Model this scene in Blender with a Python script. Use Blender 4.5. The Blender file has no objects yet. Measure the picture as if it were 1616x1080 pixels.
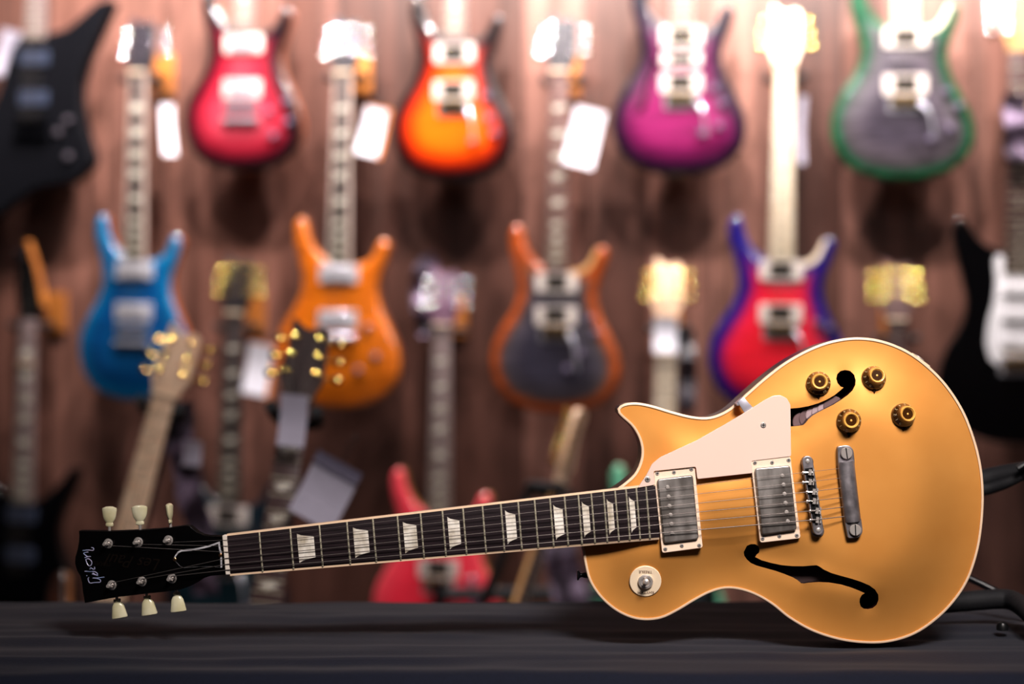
import bpy, math, random
import numpy as np
from mathutils import Vector, Matrix, Euler, noise
from mathutils.geometry import delaunay_2d_cdt
random.seed(7)
C = bpy.context.scene.collection
PI = math.pi
F = 55.0 / 36.0 * 1616          # focal length in pixels
CAMZ = 1.0727
CX, CY = 808.0, 540.0

# ------------------------------------------------------------------ materials
def lin(c):
    c = c / 255.0
    return c / 12.92 if c <= 0.04045 else ((c + 0.055) / 1.055) ** 2.4
def rgb(c): return (lin(c[0]), lin(c[1]), lin(c[2]), 1.0)
MATS = {}
def setin(b, key, v):
    if key in b.inputs: b.inputs[key].default_value = v
def base_mat(name):
    m = bpy.data.materials.new(name); m.use_nodes = True
    nt = m.node_tree
    b = nt.nodes['Principled BSDF']
    return m, nt, b
def add_noise(nt, scale, stretch=(1, 1, 1), detail=3.0):
    tc = nt.nodes.new('ShaderNodeTexCoord')
    mp = nt.nodes.new('ShaderNodeMapping'); mp.inputs['Scale'].default_value = stretch
    nz = nt.nodes.new('ShaderNodeTexNoise'); nz.inputs['Scale'].default_value = scale
    nz.inputs['Detail'].default_value = detail
    nt.links.new(tc.outputs['Object'], mp.inputs['Vector'])
    nt.links.new(mp.outputs['Vector'], nz.inputs['Vector'])
    return nz
def ramp(nt, fac, stops):
    r = nt.nodes.new('ShaderNodeValToRGB')
    e = r.color_ramp.elements
    while len(e) > 1: e.remove(e[-1])
    e[0].position = stops[0][0]; e[0].color = stops[0][1]
    for p, c in stops[1:]:
        k = e.new(p); k.color = c
    nt.links.new(fac, r.inputs['Fac'])
    return r
def mixc(nt, a, b, fac, mode='MIX'):
    m = nt.nodes.new('ShaderNodeMix'); m.data_type = 'RGBA'; m.blend_type = mode
    if isinstance(fac, (int, float)): m.inputs['Factor'].default_value = fac
    else: nt.links.new(fac, m.inputs['Factor'])
    for s, v in ((6, a), (7, b)):
        if isinstance(v, tuple): m.inputs[s].default_value = v
        else: nt.links.new(v, m.inputs[s])
    return m.outputs[2]
def M(name, col, rough=0.45, metal=0.0, coat=0.0, var=0.12, scale=40.0, stretch=(1, 1, 1), col2=None, rvar=0.0, bump=0.0, sheen=0.0, spec=0.5):
    if name in MATS: return MATS[name]
    m, nt, b = base_mat(name)
    nz = add_noise(nt, scale, stretch)
    c1 = rgb(col)
    c2 = rgb(col2) if col2 else tuple(x * (1 - var) for x in c1[:3]) + (1,)
    r = ramp(nt, nz.outputs['Fac'], [(0.3, c2), (0.7, c1)])
    nt.links.new(r.outputs['Color'], b.inputs['Base Color'])
    b.inputs['Roughness'].default_value = rough
    b.inputs['Metallic'].default_value = metal
    setin(b, 'Coat Weight', coat); setin(b, 'Coat Roughness', 0.05)
    setin(b, 'Specular IOR Level', spec)
    if sheen: setin(b, 'Sheen Weight', sheen)
    if rvar:
        rr = ramp(nt, nz.outputs['Fac'], [(0.3, (rough - rvar,) * 3 + (1,)), (0.7, (rough + rvar,) * 3 + (1,))])
        nt.links.new(rr.outputs['Color'], b.inputs['Roughness'])
    if bump:
        bp = nt.nodes.new('ShaderNodeBump'); bp.inputs['Strength'].default_value = bump; bp.inputs['Distance'].default_value = 0.002
        nt.links.new(nz.outputs['Fac'], bp.inputs['Height']); nt.links.new(bp.outputs['Normal'], b.inputs['Normal'])
    MATS[name] = m
    return m
def burst(name, stops, figure=0.3, coat=1.0, rough=0.35, fscale=(7, 7, 70), metal=0.0):
    """finish that changes colour with the distance from the body's edge (attribute 'edge', in metres), over figured wood"""
    if name in MATS: return MATS[name]
    m, nt, b = base_mat(name)
    at = nt.nodes.new('ShaderNodeAttribute'); at.attribute_name = 'edge'
    mul = nt.nodes.new('ShaderNodeMath'); mul.operation = 'MULTIPLY'; mul.inputs[1].default_value = 10.0
    nt.links.new(at.outputs['Fac'], mul.inputs[0])
    nzw = add_noise(nt, 9.0)
    ad = nt.nodes.new('ShaderNodeMath'); ad.operation = 'MULTIPLY_ADD'; ad.inputs[1].default_value = 0.10
    nt.links.new(nzw.outputs['Fac'], ad.inputs[0])
    sb = nt.nodes.new('ShaderNodeMath'); sb.operation = 'SUBTRACT'; sb.inputs[1].default_value = 0.05
    nt.links.new(mul.outputs[0], ad.inputs[2]); nt.links.new(ad.outputs[0], sb.inputs[0])
    r = ramp(nt, sb.outputs[0], [(p * 10, rgb(c)) for p, c in stops])
    fz = add_noise(nt, 1.0, fscale, 2.0)
    fr = ramp(nt, fz.outputs['Fac'], [(0.35, (1 - figure,) * 3 + (1,)), (0.62, (1, 1, 1, 1))])
    out = mixc(nt, r.outputs['Color'], fr.outputs['Color'], 1.0, 'MULTIPLY')
    nt.links.new(out, b.inputs['Base Color'])
    b.inputs['Roughness'].default_value = rough; b.inputs['Metallic'].default_value = metal
    setin(b, 'Coat Weight', coat); setin(b, 'Coat Roughness', 0.04); setin(b, 'Coat IOR', 1.75)
    MATS[name] = m
    return m

# ------------------------------------------------------------------ objects
def thing(name, label, cat, loc=(0, 0, 0), rot=(0, 0, 0), group=None):
    o = bpy.data.objects.new(name, None); C.objects.link(o)
    o.empty_display_size = 0.05
    o.location = loc; o.rotation_euler = rot
    o['label'] = label; o['category'] = cat
    if group: o['group'] = group
    return o
def tag(o, label, cat, group=None):
    o['label'] = label; o['category'] = cat
    if group: o['group'] = group
    return o
def mesh(name, vf, mats, mi=None, smooth=35.0, attr=None):
    v, f = vf
    me = bpy.data.meshes.new(name)
    me.from_pydata([tuple(p) for p in v], [], f)
    for m in (mats if isinstance(mats, (list, tuple)) else [mats]): me.materials.append(m)
    if mi is not None: me.polygons.foreach_set('material_index', mi)
    if attr is not None:
        a = me.attributes.new('edge', 'FLOAT', 'POINT'); a.data.foreach_set('value', attr)
    me.update()
    if smooth:
        me.polygons.foreach_set('use_smooth', [True] * len(me.polygons))
        me.set_sharp_from_angle(angle=math.radians(smooth))
        me.polygons.foreach_set('use_smooth', [len(p.vertices) <= 5 for p in me.polygons])
        me.update()
    return me
def put(name, me, parent=None, loc=(0, 0, 0), rot=(0, 0, 0), scl=None):
    o = bpy.data.objects.new(name, me); C.objects.link(o)
    o.parent = parent; o.location = loc; o.rotation_euler = rot
    if scl: o.scale = scl
    return o
def obj(name, vf, mats, parent=None, mi=None, smooth=35.0, attr=None):
    return put(name, mesh(name, vf, mats, mi, smooth, attr), parent)

class MB:
    """collects shapes for ONE mesh"""
    def __init__(s): s.v = []; s.f = []; s.m = []
    def add(s, vf, mi=0):
        n = len(s.v); s.v += [tuple(p) for p in vf[0]]
        s.f += [tuple(i + n for i in q) for q in vf[1]]; s.m += [mi] * len(vf[1])
        return s
    def out(s): return (s.v, s.f)
    def obj(s, name, mats, parent=None, smooth=35.0): return obj(name, s.out(), mats, parent, s.m, smooth)

def box(c, sz, rot=None):
    v = [Vector((sx * sz[0] / 2, sy * sz[1] / 2, sz_ * sz[2] / 2)) for sx in (-1, 1) for sy in (-1, 1) for sz_ in (-1, 1)]
    if rot: v = [rot @ p for p in v]
    v = [p + Vector(c) for p in v]
    return v, [(0, 1, 3, 2), (4, 6, 7, 5), (0, 4, 5, 1), (2, 3, 7, 6), (0, 2, 6, 4), (1, 5, 7, 3)]
def frame_of(d):
    d = Vector(d).normalized()
    a = Vector((0, 0, 1)) if abs(d.z) < 0.9 else Vector((1, 0, 0))
    x = d.cross(a).normalized(); y = d.cross(x).normalized()
    return x, y, d
def lathe(prof, o, d, n=20, flat=1.0, xdir=None, closed_start=True, closed_end=True):
    """prof: list of (along, radius) around the axis d from point o; flat squashes the section across its second axis"""
    x, y, d = frame_of(d); o = Vector(o)
    if xdir is not None:
        x = Vector(xdir); x = (x - d * x.dot(d)).normalized(); y = d.cross(x).normalized()
    v = []; f = []
    for a, r in prof:
        for k in range(n):
            t = 2 * PI * k / n
            v.append(o + d * a + x * (r * math.cos(t)) + y * (r * flat * math.sin(t)))
    for i in range(len(prof) - 1):
        for k in range(n):
            k2 = (k + 1) % n
            f.append((i * n + k, i * n + k2, (i + 1) * n + k2, (i + 1) * n + k))
    if closed_start: f.append(tuple(reversed(range(n))))
    if closed_end: f.append(tuple(range((len(prof) - 1) * n, len(prof) * n)))
    return v, f
def cyl(a, b, r, n=10, r2=None):
    a = Vector(a); b = Vector(b); L = (b - a).length
    return lathe([(0, r), (L, r if r2 is None else r2)], a, b - a, n)
def ball(c, r, n=10, sc=(1, 1, 1)):
    v = []; f = []; m = n // 2
    v.append(Vector((0, 0, r)))
    for i in range(1, m):
        th = PI * i / m
        for k in range(n):
            v.append(Vector((r * math.sin(th) * math.cos(2 * PI * k / n), r * math.sin(th) * math.sin(2 * PI * k / n), r * math.cos(th))))
    v.append(Vector((0, 0, -r)))
    for k in range(n): f.append((0, 1 + k, 1 + (k + 1) % n))
    for i in range(m - 2):
        for k in range(n):
            f.append((1 + i * n + k, 1 + (i + 1) * n + k, 1 + (i + 1) * n + (k + 1) % n, 1 + i * n + (k + 1) % n))
    e = len(v) - 1; b0 = 1 + (m - 2) * n
    for k in range(n): f.append((e, b0 + (k + 1) % n, b0 + k))
    return [Vector((p.x * sc[0], p.y * sc[1], p.z * sc[2])) + Vector(c) for p in v], f
def catmull(pts, closed=False, n=8):
    P = [Vector(p) for p in pts]; out = []
    N = len(P)
    for i in range(N if closed else N - 1):
        p1, p2 = P[i], P[(i + 1) % N]
        p0 = P[i - 1] if (closed or i > 0) else p1 * 2 - p2
        p3 = P[(i + 2) % N] if (closed or i + 2 < N) else p2 * 2 - p1
        for k in range(n):
            t = k / n
            out.append(0.5 * ((2 * p1) + (p2 - p0) * t + (2 * p0 - 5 * p1 + 4 * p2 - p3) * t * t + (3 * p1 - p0 - 3 * p2 + p3) * t ** 3))
    if not closed: out.append(P[-1])
    return out
def resample(pts, step, closed=True):
    P = [Vector(p) for p in pts]
    if closed: P = P + [P[0]]
    L = [0.0]
    for a, b in zip(P, P[1:]): L.append(L[-1] + (b - a).length)
    n = max(4, int(round(L[-1] / step))); out = []; j = 0
    for k in range(n if closed else n + 1):
        s = L[-1] * k / n
        while j < len(L) - 2 and L[j + 1] < s: j += 1
        t = (s - L[j]) / max(1e-9, L[j + 1] - L[j])
        out.append(P[j].lerp(P[j + 1], min(1, max(0, t))))
    return out
def tube(pts, r, n=8, smooth_n=0):
    P = [Vector(p) for p in pts]
    if smooth_n: P = catmull(P, False, smooth_n)
    v = []; f = []
    rr = r if callable(r) else (lambda t: r)
    x = None
    for i, p in enumerate(P):
        d = (P[min(i + 1, len(P) - 1)] - P[max(i - 1, 0)]).normalized()
        if x is None: x = frame_of(d)[0]
        x = (x - d * x.dot(d)).normalized(); y = d.cross(x)
        R = rr(i / (len(P) - 1))
        for k in range(n):
            t = 2 * PI * k / n
            v.append(p + x * (R * math.cos(t)) + y * (R * math.sin(t)))
    for i in range(len(P) - 1):
        for k in range(n):
            f.append((i * n + k, i * n + (k + 1) % n, (i + 1) * n + (k + 1) % n, (i + 1) * n + k))
    f.append(tuple(reversed(range(n)))); f.append(tuple(range((len(P) - 1) * n, len(P) * n)))
    return v, f
def area2(p): return sum(p[i][0] * p[(i + 1) % len(p)][1] - p[(i + 1) % len(p)][0] * p[i][1] for i in range(len(p))) / 2
def ccw(p):
    p = [(q[0], q[1]) for q in p]
    return p if area2(p) > 0 else p[::-1]
def inset(p, d):
    n = len(p); out = []
    for i in range(n):
        a, b, c = Vector(p[i - 1]), Vector(p[i]), Vector(p[(i + 1) % n])
        e1 = (b - a); e2 = (c - b)
        if e1.length < 1e-9 or e2.length < 1e-9: out.append(tuple(b)); continue
        e1.normalize(); e2.normalize()
        n1 = Vector((-e1.y, e1.x)); n2 = Vector((-e2.y, e2.x))
        m = n1 + n2
        if m.length < 1e-6: m = n1
        m.normalize()
        k = d / max(0.35, m.dot(n1))
        out.append((b.x + m.x * k, b.y + m.y * k))
    return out
def prism(poly, y0, y1, bevel=0.0, tri=True):
    """solid with outline poly in x,z between depth y0 (back) and y1 (front, smaller y); front edge bevelled"""
    p = ccw(poly); n = len(p)
    s = 1 if y0 > y1 else -1
    loops = [(p, y0)]
    if bevel: loops += [(p, y1 + s * bevel), (inset(p, bevel * 0.3), y1 + s * bevel * 0.3), (inset(p, bevel), y1)]
    else: loops += [(p, y1)]
    v = []; f = []
    for q, y in loops: v += [Vector((a[0], y, a[1])) for a in q]
    for i in range(len(loops) - 1):
        for k in range(n):
            k2 = (k + 1) % n
            f.append((i * n + k, i * n + k2, (i + 1) * n + k2, (i + 1) * n + k))
    f.append(tuple(reversed(range(n)))); f.append(tuple(range((len(loops) - 1) * n, len(loops) * n)))
    return v, f
def rounded(poly, r, n=4):
    """polygon with rounded corners"""
    p = ccw(poly); out = []
    N = len(p)
    for i in range(N):
        a, b, c = Vector(p[i - 1]), Vector(p[i]), Vector(p[(i + 1) % N])
        e1 = (a - b); e2 = (c - b)
        rr = min(r, e1.length * 0.45, e2.length * 0.45)
        s = b + e1.normalized() * rr; e = b + e2.normalized() * rr
        for k in range(n + 1):
            t = k / n
            q = s * (1 - t) ** 2 + b * 2 * t * (1 - t) + e * t * t
            out.append((q.x, q.y))
    return out
def rect(cx, cz, w, h): return [(cx - w / 2, cz - h / 2), (cx + w / 2, cz - h / 2), (cx + w / 2, cz + h / 2), (cx - w / 2, cz + h / 2)]

# ------------------------------------------------------------------ carved plates (guitar tops)
def dist_to(poly, X):
    A = np.array(poly); B = np.roll(A, -1, axis=0); X = np.asarray(X, float)
    best = np.full(len(X), 1e9); e = B - A; L2 = (e ** 2).sum(1) + 1e-18
    for i in range(len(A)):
        w = X - A[i]; t = np.clip((w @ e[i]) / L2[i], 0, 1)
        dd = w - t[:, None] * e[i]
        best = np.minimum(best, (dd ** 2).sum(1))
    return np.sqrt(best)
def pip(poly, X):
    A = np.array(poly); B = np.roll(A, -1, axis=0); X = np.asarray(X, float)
    ins = np.zeros(len(X), bool)
    for (x1, y1), (x2, y2) in zip(A, B):
        c = (y1 > X[:, 1]) != (y2 > X[:, 1])
        ins ^= c & (X[:, 0] < (x2 - x1) * (X[:, 1] - y1) / (y2 - y1 + 1e-15) + x1)
    return ins
def plate(outline, holes, step, hfun, smooth_it=8, rings=()):
    """triangulated top: returns verts2d, height, tris, edge distance"""
    o = ccw(outline)
    lo = np.array(o).min(0); hi = np.array(o).max(0)
    pts = []; r = 0; y = lo[1]
    while y < hi[1]:
        x = lo[0] + (step / 2 if r % 2 else 0)
        while x < hi[0]: pts.append((x, y)); x += step
        y += step * 0.866; r += 1
    pts = np.array(pts)
    keep = pip(o, pts)
    d = dist_to(o, pts)
    rmax = max(rings) if rings else 0
    keep &= d > rmax + step * 0.6
    for h in holes: keep &= (~pip(h, pts)) & (dist_to(h, pts) > step * 0.5)
    pts = pts[keep]
    V = [Vector(p) for p in o]; E = [(i, (i + 1) % len(o)) for i in range(len(o))]
    for h in holes:
        b = len(V); V += [Vector(p) for p in h]; E += [(b + i, b + (i + 1) % len(h)) for i in range(len(h))]
    for rd in rings:
        q = inset(o, rd); a = np.array(q)
        ok = pip(o, a) & (dist_to(o, a) > rd * 0.8)
        for h in holes: ok &= ~pip(h, a)
        V += [Vector(p) for p, k in zip(q, ok) if k]
    V += [Vector(p) for p in pts]
    v2, _, tris, *_ = delaunay_2d_cdt(V, E, [], 0, 1e-7)
    v2 = np.array([(p.x, p.y) for p in v2])
    T = np.array([t for t in tris])
    c = v2[T].mean(1)
    keep = pip(o, c)
    for h in holes: keep &= ~pip(h, c)
    T = T[keep]
    d = dist_to(o, v2)
    d[~pip(o, v2) & (d < 1e-4)] = 0
    z = hfun(d)
    if smooth_it:
        nb = [set() for _ in range(len(v2))]
        for a, b, c_ in T:
            nb[a] |= {b, c_}; nb[b] |= {a, c_}; nb[c_] |= {a, b}
        nb = [np.array(sorted(s)) if s else np.array([i]) for i, s in enumerate(nb)]
        mv = d > rmax + step * 0.8
        for _ in range(smooth_it):
            zn = np.array([z[n].mean() for n in nb]); z = np.where(mv, 0.5 * z + 0.5 * zn, z)
    tri = []
    for t in T:
        a, b, c_ = v2[t]
        tri.append(tuple(int(i) for i in (t if (b[0]-a[0])*(c_[1]-a[1])-(b[1]-a[1])*(c_[0]-a[0]) > 0 else t[::-1])))
    return v2, z, tri, d
def text_mesh(body, size, shear=0.0, extrude=0.0):
    cu = bpy.data.curves.new('lettering', 'FONT'); cu.body = body; cu.size = size; cu.shear = shear
    cu.align_x = 'CENTER'; cu.align_y = 'CENTER'; cu.extrude = extrude; cu.resolution_u = 3
    o = bpy.data.objects.new('lettering', cu); C.objects.link(o)
    me = bpy.data.meshes.new_from_object(o.evaluated_get(bpy.context.evaluated_depsgraph_get()))
    v = [p.co.copy() for p in me.vertices]; f = [tuple(p.vertices) for p in me.polygons]
    bpy.data.objects.remove(o); bpy.data.curves.remove(cu); bpy.data.meshes.remove(me)
    return v, f
def place_text(vf, o, right, up, nrm):
    o = Vector(o); right = Vector(right); up = Vector(up); nrm = Vector(nrm)
    return [o + right * p.x + up * p.y + nrm * p.z for p in vf[0]], vf[1]

# ------------------------------------------------------------------ shared materials
chrome = M('chrome', (212, 210, 220), 0.2, 0.7, var=0.05)
mirror = M('mirror_chrome', (236, 234, 240), 0.07, 1.0, var=0.02)
mirror_gold = M('mirror_gold', (240, 206, 128), 0.08, 1.0, var=0.03)
satin = M('satin_chrome', (222, 218, 226), 0.24, 0.45, var=0.05)
gold_metal = M('gold_hardware', (225, 185, 105), 0.2, 1.0, var=0.08)
nickel = M('aged_nickel', (168, 162, 166), 0.42, 0.75, var=0.35, scale=90, rvar=0.08)
nickel_cover = M('worn_nickel_cover', (200, 194, 190), 0.36, 0.8, scale=55, stretch=(1, 1, 0.35), col2=(140, 132, 126), rvar=0.1)
nickel_bright = M('polished_nickel', (222, 214, 208), 0.3, 0.6, var=0.1)
steel_string = M('string_steel', (128, 120, 116), 0.5, 0.9, var=0.08)
fret_wire = M('fret_wire', (216, 208, 184), 0.4, 0.6, var=0.1)
cream = M('cream_plastic', (236, 212, 186), 0.35, var=0.05, scale=20, coat=0.2)
cream_binding = M('cream_binding', (238, 208, 178), 0.35, var=0.06, coat=0.4)
black_gloss = M('black_lacquer', (8, 8, 9), 0.22, coat=0.5, var=0.2, spec=0.3)
black_plastic = M('black_plastic', (14, 14, 16), 0.4, var=0.2)
black_foam = M('black_foam_rubber', (19, 18, 23), 0.75, var=0.3, scale=200, bump=0.2)
black_metal = M('black_powder_coat', (16, 16, 20), 0.32, var=0.2)
mahog = M('dark_mahogany', (64, 30, 26), 0.25, coat=0.8, scale=6, stretch=(8, 1, 30), col2=(34, 14, 14))
rosewood_dark = M('rosewood_fingerboard', (46, 34, 38), 0.5, scale=5, stretch=(6, 1, 70), col2=(24, 15, 19), spec=0.3)
pearl = M('pearl_inlay', (242, 236, 226), 0.25, scale=90, stretch=(1, 1, 0.6), col2=(178, 166, 146), coat=0.6)
white_pl = M('white_plastic', (232, 228, 232), 0.3, var=0.05, coat=0.3)
cream_white = M('cream_pickup_ring', (208, 196, 190), 0.35, var=0.05, coat=0.3)
wood_block = M('oiled_oak_block', (190, 122, 58), 0.45, scale=10, stretch=(6, 6, 1), col2=(150, 88, 38))
paper = M('white_paper', (226, 222, 232), 0.7, var=0.04)
paper_grey = M('grey_paper', (172, 166, 182), 0.7, var=0.08)
orange_card = M('orange_card', (215, 128, 66), 0.6, var=0.1)

# ================================================================== CAMERA
cam = bpy.data.cameras.new('camera'); cam.lens = 55; cam.sensor_width = 36; cam.sensor_fit = 'HORIZONTAL'
cam.clip_start = 0.05; cam.clip_end = 50
cam.dof.use_dof = True; cam.dof.focus_distance = 1.668; cam.dof.aperture_fstop = 1.8
co = bpy.data.objects.new('camera', cam); C.objects.link(co)
co.location = (0, 0, CAMZ); co.rotation_euler = (PI / 2, 0, 0)
bpy.context.scene.camera = co
def ray(px, py): return Vector(((px - CX) / F, 1.0, -(py - CY) / F))
def at(px, py, Y): return Vector((0, 0, CAMZ)) + ray(px, py) * Y

# ================================================================== THE GOLD GUITAR
D0 = 1.677
TABLE_Z = 0.75
S = D0 / F
LEAN = math.radians(1.5)
R0 = Vector(((1380 - CX) * S, D0, TABLE_Z + 0.0005))
Nrm = Vector((0, -math.cos(LEAN), math.sin(LEAN)))
RotInv = Euler((-LEAN, 0, 0)).to_matrix().inverted()
def P(px, py, h=0.0):
    """point of the guitar's own plane (raised h towards the player) seen at that place of the photograph, in the guitar's coordinates"""
    d = ray(px, py); o = Vector((0, 0, CAMZ))
    t = ((R0 + Nrm * h) - o).dot(Nrm) / d.dot(Nrm)
    return RotInv @ (o + d * t - R0)
def L2(px, py, h=0.0):
    q = P(px, py, h); return (q.x, q.z)
def Z1(pts): return [(900 + x / 2.0, 500 + y / 2.0) for x, y in pts]
def Z2(pts): return [(100 + x / 4.0, 760 + y / 4.0) for x, y in pts]
def Z7(pts): return [(1000 + x / 4.04, 680 + y / 4.04) for x, y in pts]
def Z12(pts): return [(1240 + x / 6.0, 690 + y / 6.0) for x, y in pts]

gold = M('gold_finish', (224, 164, 88), 0.62, 0.78, coat=0.3, scale=14, col2=(216, 154, 78))
nt = gold.node_tree; bs = nt.nodes['Principled BSDF']; setin(bs, 'Coat Roughness', 0.42)
walnut_side = M('dark_red_side', (44, 14, 18), 0.3, coat=0.12, scale=8, col2=(22, 6, 10), spec=0.2)
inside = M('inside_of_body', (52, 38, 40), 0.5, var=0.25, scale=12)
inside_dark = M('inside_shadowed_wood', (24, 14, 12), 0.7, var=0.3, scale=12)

hero = thing('hollow_body_guitar', 'gold-top single-cutaway guitar with f-holes lying on its side on the black cloth', 'guitar', R0, (-LEAN, 0, 0))
out_px = Z1([(40, 716), (42, 745), (47, 780), (62, 835), (95, 885), (140, 925), (190, 950), (240, 958), (290, 951), (340, 927), (390, 897), (440, 871),
             (490, 858), (540, 863), (590, 881), (640, 911), (690, 951), (760, 991), (840, 1018), (920, 1030), (1000, 1028), (1080, 1005), (1150, 960), (1210, 900),
             (1255, 830), (1285, 740), (1299, 650), (1303, 560), (1296, 475), (1276, 390), (1241, 300), (1190, 220), (1130, 157), (1060, 107), (980, 76),
             (900, 67), (820, 79), (750, 105), (680, 144), (620, 189), (560, 241), (510, 286), (470, 309), (430, 319), (380, 315), (320, 300), (260, 282),
             (215, 273), (180, 274), (157, 283), (150, 298), (163, 316), (195, 345), (217, 382), (226, 420), (222, 458), (205, 495), (180, 520), (152, 541), (120, 560), (85, 580)])
op = [Vector(L2(x, y)) for x, y in out_px]
op_s = [(p.x, p.y) for p in resample(catmull(op, True, 10), 0.0045)]
body_outline = ccw(op_s)
fl_px = [(1150 + x / 5.985, 840 + y / 5.985) for x, y in [(143, 190), (150, 225), (175, 262), (215, 297), (270, 322), (370, 350), (450, 372), (530, 400), (610, 432), (655, 458), (690, 488), (715, 489),
         (760, 480), (850, 473), (950, 477), (1060, 495), (1160, 525), (1230, 553), (1283, 577), (1255, 595), (1238, 630), (1237, 665), (1250, 705), (1280, 728), (1320, 732), (1365, 722), (1400, 690),
         (1415, 640), (1408, 590), (1375, 540), (1320, 500), (1240, 465), (1150, 435), (1050, 408), (960, 382), (890, 350), (850, 322), (820, 308), (780, 312), (700, 320), (600, 320), (500, 312),
         (400, 292), (310, 267), (250, 237), (262, 215), (285, 195), (290, 165), (275, 130), (245, 112), (205, 112), (170, 130)]]
def Z4(pts): return [(1230 + x / 6.464, 550 + y / 6.464) for x, y in pts]
fu_px = Z4([(655, 400), (625, 390), (596, 355), (585, 310), (597, 265), (630, 232), (680, 220), (730, 230), (768, 270), (781, 325), (772, 375), (740, 430), (690, 475), (620, 525),
            (540, 575), (460, 615), (390, 650), (330, 685), (285, 725), (258, 760), (235, 782), (190, 790), (120, 797), (40, 805), (-60, 825), (-150, 850), (-165, 835), (-120, 760), (-40, 690), (40, 640), (120, 615), (200, 608), (300, 590), (400, 560), (480, 525), (560, 480), (610, 440)])
HH = 0.0135
def hero_h(d):
    t = np.clip((d - 0.009) / 0.078, 0, 1)
    return HH * (t * t * (3 - 2 * t))
fl = [L2(x, y, 0.006) for x, y in fl_px]; fu = [L2(x, y, 0.007) for x, y in fu_px]
v2, hz, tri, dd = plate(body_outline, [fl, fu], 0.0052, hero_h, 14, rings=(0.0026,))
TOPV, TOPH = v2, hz
def top_h(x, z, k=6):
    d = ((TOPV - np.array([x, z])) ** 2).sum(1); i = np.argsort(d)[:k]; w = 1 / (d[i] + 1e-8)
    return float((TOPH[i] * w).sum() / w.sum())
def top_n(x, z, e=0.012):
    gx = (top_h(x + e, z) - top_h(x - e, z)) / (2 * e); gz = (top_h(x, z + e) - top_h(x, z - e)) / (2 * e)
    return Vector((-gx, -1.0, -gz)).normalized()
TH = 0.058
mb = MB()
mb.add(([(x, -h, z) for (x, z), h in zip(v2, hz)], tri), 0)
def walls(loop, y0, y1, mi, flip=False):
    n = len(loop); v = [(p[0], y0[i] if isinstance(y0, list) else y0, p[1]) for i, p in enumerate(loop)] + [(p[0], y1, p[1]) for p in loop]
    f = [(i, (i + 1) % n, n + (i + 1) % n, n + i) for i in range(n)]
    mb.add((v, [q[::-1] for q in f] if flip else f), mi)
for hole in (fl, fu):
    walls(hole, [-top_h(x, z) for x, z in hole], 0.0045, 2)
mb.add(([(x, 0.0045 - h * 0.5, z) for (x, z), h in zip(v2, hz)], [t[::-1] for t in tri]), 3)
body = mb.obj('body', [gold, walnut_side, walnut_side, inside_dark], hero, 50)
# side and back shell
sb = MB()
loops = [(body_outline, 0.0), (body_outline, TH - 0.004), (inset(body_outline, 0.0012), TH - 0.0012), (inset(body_outline, 0.004), TH)]
v = []; n = len(body_outline)
for q, y in loops: v += [(a[0], y, a[1]) for a in q]
f = [(i * n + (k + 1) % n, i * n + k, (i + 1) * n + k, (i + 1) * n + (k + 1) % n) for i in range(3) for k in range(n)]
f.append(tuple(range(3 * n, 4 * n)))
sb.add((v, f), 0)
iv = inset(body_outline, 0.005)
sb.add(([(a[0], TH - 0.006, a[1]) for a in iv], [tuple(reversed(range(n)))]), 1)
sb.obj('rim', [walnut_side, inside], hero, 40)
# binding: one strip round the edge
bb = MB()
q0 = [(a[0], a[1]) for a in body_outline]; o1 = inset(body_outline, -0.0007); i1 = inset(body_outline, 0.0021)
v = [(a[0], 0.0020, a[1]) for a in o1] + [(a[0], -0.0002, a[1]) for a in o1] + [(a[0], -0.0010, a[1]) for a in inset(body_outline, 0.0002)] + [(a[0], -0.0010, a[1]) for a in i1] + [(a[0], 0.001, a[1]) for a in i1]
f = [((i + 1) * n + k, (i + 1) * n + (k + 1) % n, i * n + (k + 1) % n, i * n + k) for i in range(4) for k in range(n)]
bb.add((v, [q[::-1] for q in f])); bb.obj('binding', cream_binding, hero, 60)
# block inside, seen through the f-holes
blk = MB()
bp = [L2(*p, -0.006) for p in [(1212, 850), (1310, 850), (1310, 945), (1212, 945)]]
blk.add(prism(bp, TH - 0.007, 0.0065)); blk.obj('centre_block', M('block_wood', (72, 50, 48), 0.55, scale=10, col2=(52, 34, 33)), hero)
refl_m = M('pale_reflection_disc', (186, 164, 168), 0.5, var=0.2, scale=30); refl_d = M('mauve_reflection_disc', (120, 96, 98), 0.5, var=0.2, scale=30)  # pale discs shaped and coloured as blurred reflections inside the upper f-hole
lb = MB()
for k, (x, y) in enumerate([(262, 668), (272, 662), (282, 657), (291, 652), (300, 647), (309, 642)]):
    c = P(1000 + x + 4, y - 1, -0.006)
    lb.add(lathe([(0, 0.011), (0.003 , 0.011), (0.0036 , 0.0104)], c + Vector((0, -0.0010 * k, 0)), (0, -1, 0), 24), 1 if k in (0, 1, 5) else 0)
lb.obj('reflection_discs', [refl_m, refl_d], hero)

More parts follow.
